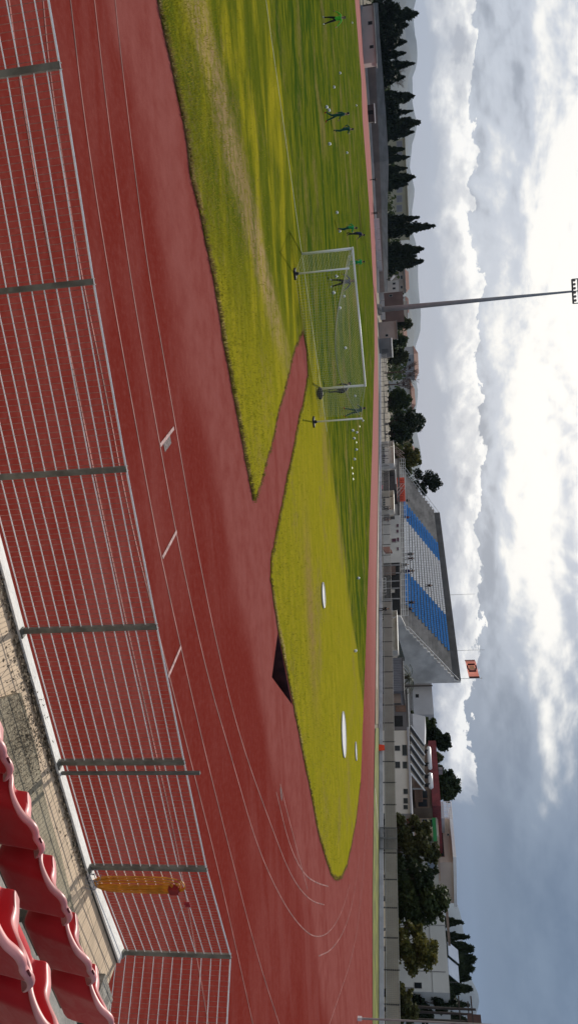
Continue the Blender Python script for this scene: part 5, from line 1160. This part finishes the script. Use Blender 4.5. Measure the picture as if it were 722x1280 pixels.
# palm
pl = line_plane(9); q = pl.at(511, 847); zt = q.z; q = Vector((q.x, q.y, 0)); t = thing('palm_tree', 'small palm with drooping fronds at the right end of the stand', 'palm', q)
mb = MB(); mb.tube([q, q+up*zt*.5, q+up*zt], [.28, .2, .2], 8); mb.build('trunk', BARK, t)
for k in range(22):
    an = k*2.4; el_ = random.uniform(-.5, 1.2); mb = MB(); pts = []; d = Vector((math.cos(an), math.sin(an), 0)); L_ = random.uniform(1.7, 2.4)
    for j in range(7): s_ = j/6; pts.append(q+up*zt+d*(L_*s_)+up*(L_*(math.sin(el_)*s_-.75*s_*s_)))
    sd = Vector((-d.y, d.x, 0))
    for j in range(6):
        for m_ in range(3):
            a = pts[j].lerp(pts[j+1], m_/3)
            for sg in (-1, 1): e = a+sd*sg*.5*(1-.5*j/6)+d*.2-up*.15; mb.face([a, a+d*.07, e])
    mb.tube(pts, .02, 4); mb.build('frond', LGR, t)

# ---------------------------------------------------------------- left side: concrete bank, huts, cypresses
DB = [(0, 181), (45, 190), (90, 198), (140, 207), (200, 213), (260, 213), (310, 207), (364, 196)]
BKP = []
for (y, Y) in DB: q = site(y, Y+1.5); BKP.append(q)
def crest(y): return float(np.interp(y, [0, 80, 90, 150, 186, 215, 260, 364], [472, 476, 478, 482.5, 486, 484.5, 484, 484.5]))
def mids(y): return float(np.interp(y, [0, 60, 100, 200, 364], [465, 468, 470, 474, 480]))
t = thing('spectator_bank', 'long grey concrete bank curving round the far left bend of the track', 'spectator bank', BKP[4])
m1, m2 = MB(), MB(); BG = M('bank_brown_concrete', (.21, .17, .15), .9, .25, .3); BG2 = M('bank_grey_concrete', (.25, .25, .24), .9, .25, .3)
for i in range(len(BKP)-1):
    a, b = BKP[i], BKP[i+1]; ya, yb = DB[i][0], DB[i+1][0]; da = a.normalized()*7; db = b.normalized()*7
    za, zb = ZAT(a, mids(ya)), ZAT(b, mids(yb)); zc, zd_ = ZAT(a+da, crest(ya)), ZAT(b+db, crest(yb))
    m1.hexa([a, b, b+db*.05, a+da*.05], [a+up*za, b+up*zb, b+db*.05+up*zb, a+da*.05+up*za])
    st = 6
    for k in range(st):
        f0, f1 = .05+.95*k/st, .05+.95*(k+1)/st; h0, h1 = za+(zc-za)*(k+1)/st, zb+(zd_-zb)*(k+1)/st
        m2.hexa([a+da*f0, b+db*f0, b+db*f1, a+da*f1], [a+da*f0+up*h0, b+db*f0+up*h1, b+db*f1+up*h1, a+da*f1+up*h0])
m1.build('front_wall', BG, t); m2.build('steps', BG2, t)
mb = MB()
for i in range(len(BKP)-1):
    a, b = BKP[i]*.992, BKP[i+1]*.992; a.z = b.z = 0; mb.hexa([a, b, b*1.002, a*1.002], [a+up*.55, b+up*.55, b*1.002+up*.55, a*1.002+up*.55])
t = thing('bend_barrier', 'thin whitish barrier following the far left bend in front of the bank', 'barrier', BKP[3]*.992); mb.build('barrier', M('dirty_white_board', (.50, .47, .46), .8, .2, .3), t)
vp = view_plane(340, 203, -.25); fB = Facade(vp, 480.5, 272, 400, .2); t = thing('advertising_boards', 'plain white hoarding boards in front of the bank left of the floodlight mast', 'hoarding', fB.c)
for k in range(10): mb = MB(); mb.obox(fB.a+fB.u*(fB.L*k/10)+up*.1, fB.u*(fB.L/10-.12), fB.n*.12, up*1.35); mb.build('board', M('white_board', (.66, .62, .60), .7, .1, 1), t)
vp = view_plane(45, 184, .25); f_ = Facade(vp, 467.5, 6, 78, 4); t = thing('changing_block', 'low beige block with two dark windows at the far left bend', 'building', f_.c); f_.wall('wall', M('pinkish_beige_render', (.44, .38, .35), .85, .12, .3), t)
f_.window(DKG, t, 459, 465.5, 26, 31.5); f_.window(DKG, t, 461, 467, 56, 61); f_.rect('roof', BG2, t, 467.5, 469, 4, 80, .3, 4.6)
f_ = Facade(view_plane(140, 200, .1), 467.5, 130, 152, 2); t = thing('dark_hut', 'small dark flat-roofed hut in front of the bank behind the running players', 'hut', f_.c); f_.wall('wall', M('dark_brown_hut', (.10, .075, .07), .85, .2, .6), t); f_.rect('roof', RAILW, t, 467.2, 468.4, 129, 153, .3, 2.6); f_.rect('door', DKG, t, 458, 466, 138, 143)
def lhouse(label, x0, xt, y0, y1, Y, rot, mat, wins, name='house', roofm=None, depth=9, cat='house', wm=GLASS, roofh=1.2, z0=0.):
    f_ = Facade(view_plane((y0+y1)/2, Y, rot), xt, y0, y1, depth, z0); t = thing(name, label, cat, f_.c); w2 = f_.wall('wall', mat, t)
    for w_ in wins: f_.window(wm, t, *w_)
    if roofm: f_.rect('roof', roofm, t, xt, xt+roofh, y0-.8, y1+.8, .6, depth+1)
    return f_, t
YEL = M('pale_yellow_render', (.50, .46, .32), .85, .12, .2)
lhouse('long yellowish apartment slab behind the cypresses at the left', 0, 507.5, 172, 300, 330, 0, YEL, [(495, 502.5, a, a+9) for a in (176, 190, 232, 244, 256, 268)], 'apartment_slab', YEL, 12, wm=M('grey_facade_glass', (.30, .29, .30), .4, .15, .3))
lhouse('beige house with small windows left of the brick coloured wall', 0, 505, 336, 366, 290, 0, M('beige_render', (.46, .38, .32), .85, .15, .3), [(494, 498, 340, 344), (494, 498, 350, 354), (500, 503, 344, 349), (500, 503, 357, 361)], roofm=GREYW)
lhouse('pale small house with a white wall below the beige one', 0, 498, 350, 366, 255, 0, WHW, [(490, 494, 353, 356), (490, 494, 359, 362)])
lhouse('brick coloured blank building left of the floodlight mast', 0, 504, 364, 402, 240, 0, M('brick_brown_render', (.24, .15, .125), .9, .2, .3), [(486, 490, 368, 371)], 'brick_building', cat='building')
lhouse('pinkish cream hut right of the floodlight mast', 0, 495, 401, 423, 192, .05, M('pink_cream_render', (.46, .36, .31), .85, .12, .4), [(481, 485, 417.5, 421)], 'hut', M('hut_roof', (.28, .24, .22), .8, .2, 1), 5, 'hut', DKG)
f_, t = lhouse('grey shed with a white edge next to the cream hut', 0, 488.5, 422, 446, 182, .05, M('mid_grey_shed', (.20, .20, .20), .85, .2, .4), [], 'shed', None, 4, 'shed'); f_.rect('fascia', RAILW, t, 488.6, 490, 422, 446, .2, 4.3); f_.rect('door', M('shed_door', (.12, .12, .12), .8, .2, 1), t, 477, 485, 436, 441)
lhouse('white house above the bare trees', 0, 512, 474, 498, 310, 0, WHW, [(502, 506, 478, 482), (502, 506, 487, 491)], roofm=M('clay_roof', (.30, .14, .09), .85, .2, 1))
lhouse('pale ruined-looking house above the big dark tree', 0, 522, 516, 536, 330, 0, M('mottled_render', (.38, .33, .26), .9, .4, .2), [(512, 516, 519, 523), (512, 516, 528, 532)])
CY = [(521.5, 17, 20, 'ragged dark cypress with a spiky tip at the far left'), (509, 31, 16, 'short dark cypress right of the ragged one at the far left'), (507, 52, 14, 'low dark cypress left of the pointed one'), (506, 66, 12, 'stubby cypress next to the pointed one'), (517, 79, 13, 'pointed cypress fourth from the left'),
      (505, 96, 13, 'low cypress with a hidden tip above the bank'), (515.5, 120, 19, 'broad dark cypress above the bank'), (515.5, 138.5, 9, 'narrow cypress left of the dark hut crest'), (523.5, 152.5, 20, 'large ragged cypress above the middle of the bank'), (516, 165, 13, 'cypress on the right shoulder of the large ragged one'),
      (505, 186, 10, 'short cypress in front of the left end of the yellow slab'), (511, 196, 10, 'slim cypress in front of the yellow slab, left one'), (508, 210, 10, 'low cypress in front of the yellow slab'), (517, 221, 17, 'bushy cypress in the middle of the yellow slab'), (509, 230, 10, 'small cypress right of the bushy one'),
      (524, 271.5, 11, 'cypress just left of the tallest spire'), (544, 282, 15, 'tallest slender cypress, rising like a spire left of the goal'), (528, 311, 17, 'dense cypress right of the tallest spire, left one of three'), (519.5, 320, 12, 'lower middle cypress of the three right of the spire'), (528, 326.5, 16, 'dense cypress, right one of the three right of the spire')]
for xt, y, w_, lab in CY: cypress(xt, y, 232 if y < 260 else 222, w_*1.15, lab, 2000)
for xt, y, w_, lab in [(503, 8, 34, 'broad dark evergreen at the left edge of the photo'), (502, 42, 34, 'broad dark evergreen behind the beige block'), (500, 90, 34, 'wide dark evergreen crown behind the bank'), (501, 130, 32, 'dark evergreen crown between the cypresses above the bank')]:
    btree(xt, y, 228, w_, lab, LDK, 2200, .08, .8, 12)
for xt, y, Y, w_, lab, m_ in [(517, 402, 250, 26, 'olive tree above the cream hut', LOL), (509, 424, 240, 26, 'green brown tree above the grey shed', LGR), (512, 444, 245, 24, 'brownish tree left of the bare one', LOL), (533, 526, 205, 44, 'big dark green tree right of the white house', LDG), (513, 500, 215, 34, 'dark tree on the left flank of the big green one', LGR), (517, 540, 200, 28, 'dark green tree merging with the big one on its right', LDG),
                              (526, 570, 190, 42, 'olive yellow tree behind the whitish dugout', LYL), (514, 588, 185, 24, 'olive tree left of the round dark pine', LOL)]:
    btree(xt, y, Y, w_, lab, m_, 3600, .08, .6, 13)
btree(551, 602, 178, 36, 'dark umbrella pine with rounded clumps at the left end of the stand', LDK, 6000, .42, .34, 12)
# bare tree
def bare(xt, y, Y, label):
    d = ray(xt, y); tip = CAM+d*(Y/d.y); q = Vector((tip.x, Y, 0)); h = tip.z; t = thing('bare_tree', label, 'tree', q, 'leafless trees behind the fence'); mb = MB()
    mb.tube([q, q+up*h*.35], .25, 6, .18)
    def br(a, d_, L, r_, lv):
        b = a+d_*L; mb.tube([a, a.lerp(b, .5)+Vector((random.gauss(0, .05*L), 0, 0)), b], r_, 4, r_*.5)
        if lv:
            for _ in range(4): br(a.lerp(b, random.uniform(.5, 1)), (d_+Vector((random.gauss(0, .45), random.gauss(0, .45), random.gauss(.1, .25)))).normalized(), L*.6, r_*.55, lv-1)
    for k in range(6): an = k*1.05; br(q+up*h*.33, Vector((math.cos(an)*.5, math.sin(an)*.5, 1)).normalized(), h*.28, .1, 3)
    mb.build('branches', M('reddish_bare_wood', (.11, .07, .055), .9, .3, 2), t); return t
bare(534, 462, 225, 'bare reddish tree with upright twigs above the far fence'); bare(524, 478, 225, 'smaller bare tree right of the reddish one'); bare(516, 90, 240, 'leafless tree between the cypresses at the far left')

# ---------------------------------------------------------------- distance: woods, town, hills
wb = []
for k in range(420):
    y = random.uniform(-60, 1340); d = ray(505, y); Yd = random.uniform(250, 520) if y < 620 else random.uniform(150, 420); q = CAM+d*(Yd/d.y); r_ = random.uniform(2.2, 4.5)
    if y > 620 and Yd < LY(y, 45): continue
    wb.append(((q.x, q.y, r_*.8), (r_*1.6, r_*1.6, r_)))
o = leafmesh('distant_trees', cloudpts(wb, 26000), 1.3, LGR, None); kind(o, 'stuff'); o['label'] = 'low mass of trees beyond the stadium'
HC = [M('far_white', (.6, .6, .6), .9, .1, .1), M('far_cream', (.52, .46, .38), .9, .1, .1), M('far_grey', (.4, .4, .42), .9, .1, .1), M('far_ochre', (.45, .33, .22), .9, .1, .1)]
CR = M('far_clay_roof', (.28, .12, .08), .9, .2, .1)
hp = [(y, random.uniform(420, 900)) for y in (60, 84, 98, 145, 178, 300, 318, 333, 342, 351, 362, 372, 382, 392, 405, 418, 431, 446, 455, 470, 484, 497, 509, 556, 566, 577, 905, 918, 1100)]
for i, (y, Y) in enumerate(hp):
    d = ray(505, y); q = CAM+d*(Y/d.y); q.z = 0; w_, h, dp = random.uniform(10, 20), random.uniform(8, 15), random.uniform(9, 13); rz = random.uniform(-.6, .6); t = thing('town_house', 'x', 'house', q, 'houses of the town beyond the stadium')
    t['label'] = 'small hazy town building in the distance beyond the stadium trees'
    mb = MB(); mb.box(q+up*h/2, (w_, dp, h), rz); mb.build('wall', HC[i % 4], t)
    R3 = Matrix.Rotation(rz, 3, 'Z'); mb = MB()
    if i % 3 == 0:
        c = [q+R3@Vector((sx*(w_/2+.5), sy*(dp/2+.5), h)) for sx, sy in ((-1, -1), (1, -1), (1, 1), (-1, 1))]; r1, r2 = q+R3@Vector((-w_/2+2, 0, h+2.6)), q+R3@Vector((w_/2-2, 0, h+2.6))
        mb.add(c+[r1, r2], [(3, 2, 1, 0), (0, 1, 5, 4), (1, 2, 5), (2, 3, 4, 5), (3, 0, 4)])
    else: mb.box(q+up*(h+.2), (w_+.8, dp+.8, .4), rz)
    mb.build('roof', CR if i % 3 == 0 else HC[2], t)
    for fl_i in range(int(h//3)):
        for k in range(3): mb = MB(); mb.box(q+R3@Vector((w_*(k-1)*.3, -dp/2-.02, 1.8+3*fl_i)), (1.6, .12, 1.4), rz); mb.build('window', GLASS, t)
# hills
def hills(name, prof, Y, mat, seed):
    rg = np.random.default_rng(seed); ys = np.linspace(prof[0][1], prof[-1][1], 160); V = []; F_ = []; rows = 9
    ph = rg.uniform(0, 6.28, 8)
    for i, y in enumerate(ys):
        xt = np.interp(y, [p[1] for p in prof], [p[0] for p in prof]); xt += sum(math.sin(y*(.02*1.7**k)+ph[k])*(1.6/1.5**k) for k in range(7))
        d = ray(float(xt), float(y)); c = CAM+d*(Y/d.y); h = max(5., c.z); hd = Vector((c.x, c.y, 0))
        for j in range(rows):
            f_ = j/(rows-1); s_ = .62+.62*f_; zz = h*math.sin(math.pi*min(1, f_/.62*.5) if f_ <= .62 else math.pi*(.5+.5*(f_-.62)/.38))
            zz += h*.10*math.sin(i*.7+j*2.1+ph[j % 8])*(0 < f_ < .55); V.append(hd*s_/(.62+.62*.62)+up*max(-3, zz if f_ > 0 else -3))
    for i in range(len(ys)-1):
        for j in range(rows-1): a = i*rows+j; F_.append((a, a+rows, a+rows+1, a+1))
    mb = MB(); mb.add(V, F_); return kind(mb.build(name, mat, None, True), 'structure')
HILL = M('hill_scrub', (.04, .055, .06), .95, .3, .002)
hills('hills', [(513, -80), (516, 100), (514, 220), (518, 320), (521, 390), (519, 470), (523, 560), (522, 700), (528, 860), (534, 960), (546, 1040), (558, 1085), (568, 1120), (577, 1170), (586, 1220), (592, 1260), (598, 1400)], 6800, HILL, 3)
hills('hills', [(506, -80), (508, 200), (512, 340), (514, 500), (514, 700), (520, 900), (530, 1040), (545, 1120), (556, 1200), (562, 1400)], 4200, HILL, 5)
# ---------------------------------------------------------------- air
mb = MB(); mb.box((0, 0, 299), (21000, 21000, 602)); hz_ = mb.build('haze', None); hz_['kind'] = 'stuff'; hz_['label'] = 'thin blue haze over the whole valley'
hm, hnt, hb = newmat('thin_haze'); hnt.nodes.remove(hb); pv = N(hnt, 'ShaderNodeVolumePrincipled'); pv.inputs['Color'].default_value = (.5, .7, 1, 1); pv.inputs['Density'].default_value = .000032; pv.inputs['Anisotropy'].default_value = .2
hnt.links.new(pv.outputs[0], hnt.nodes['Material Output'].inputs['Volume']); hz_.data.materials.clear(); hz_.data.materials.append(hm)
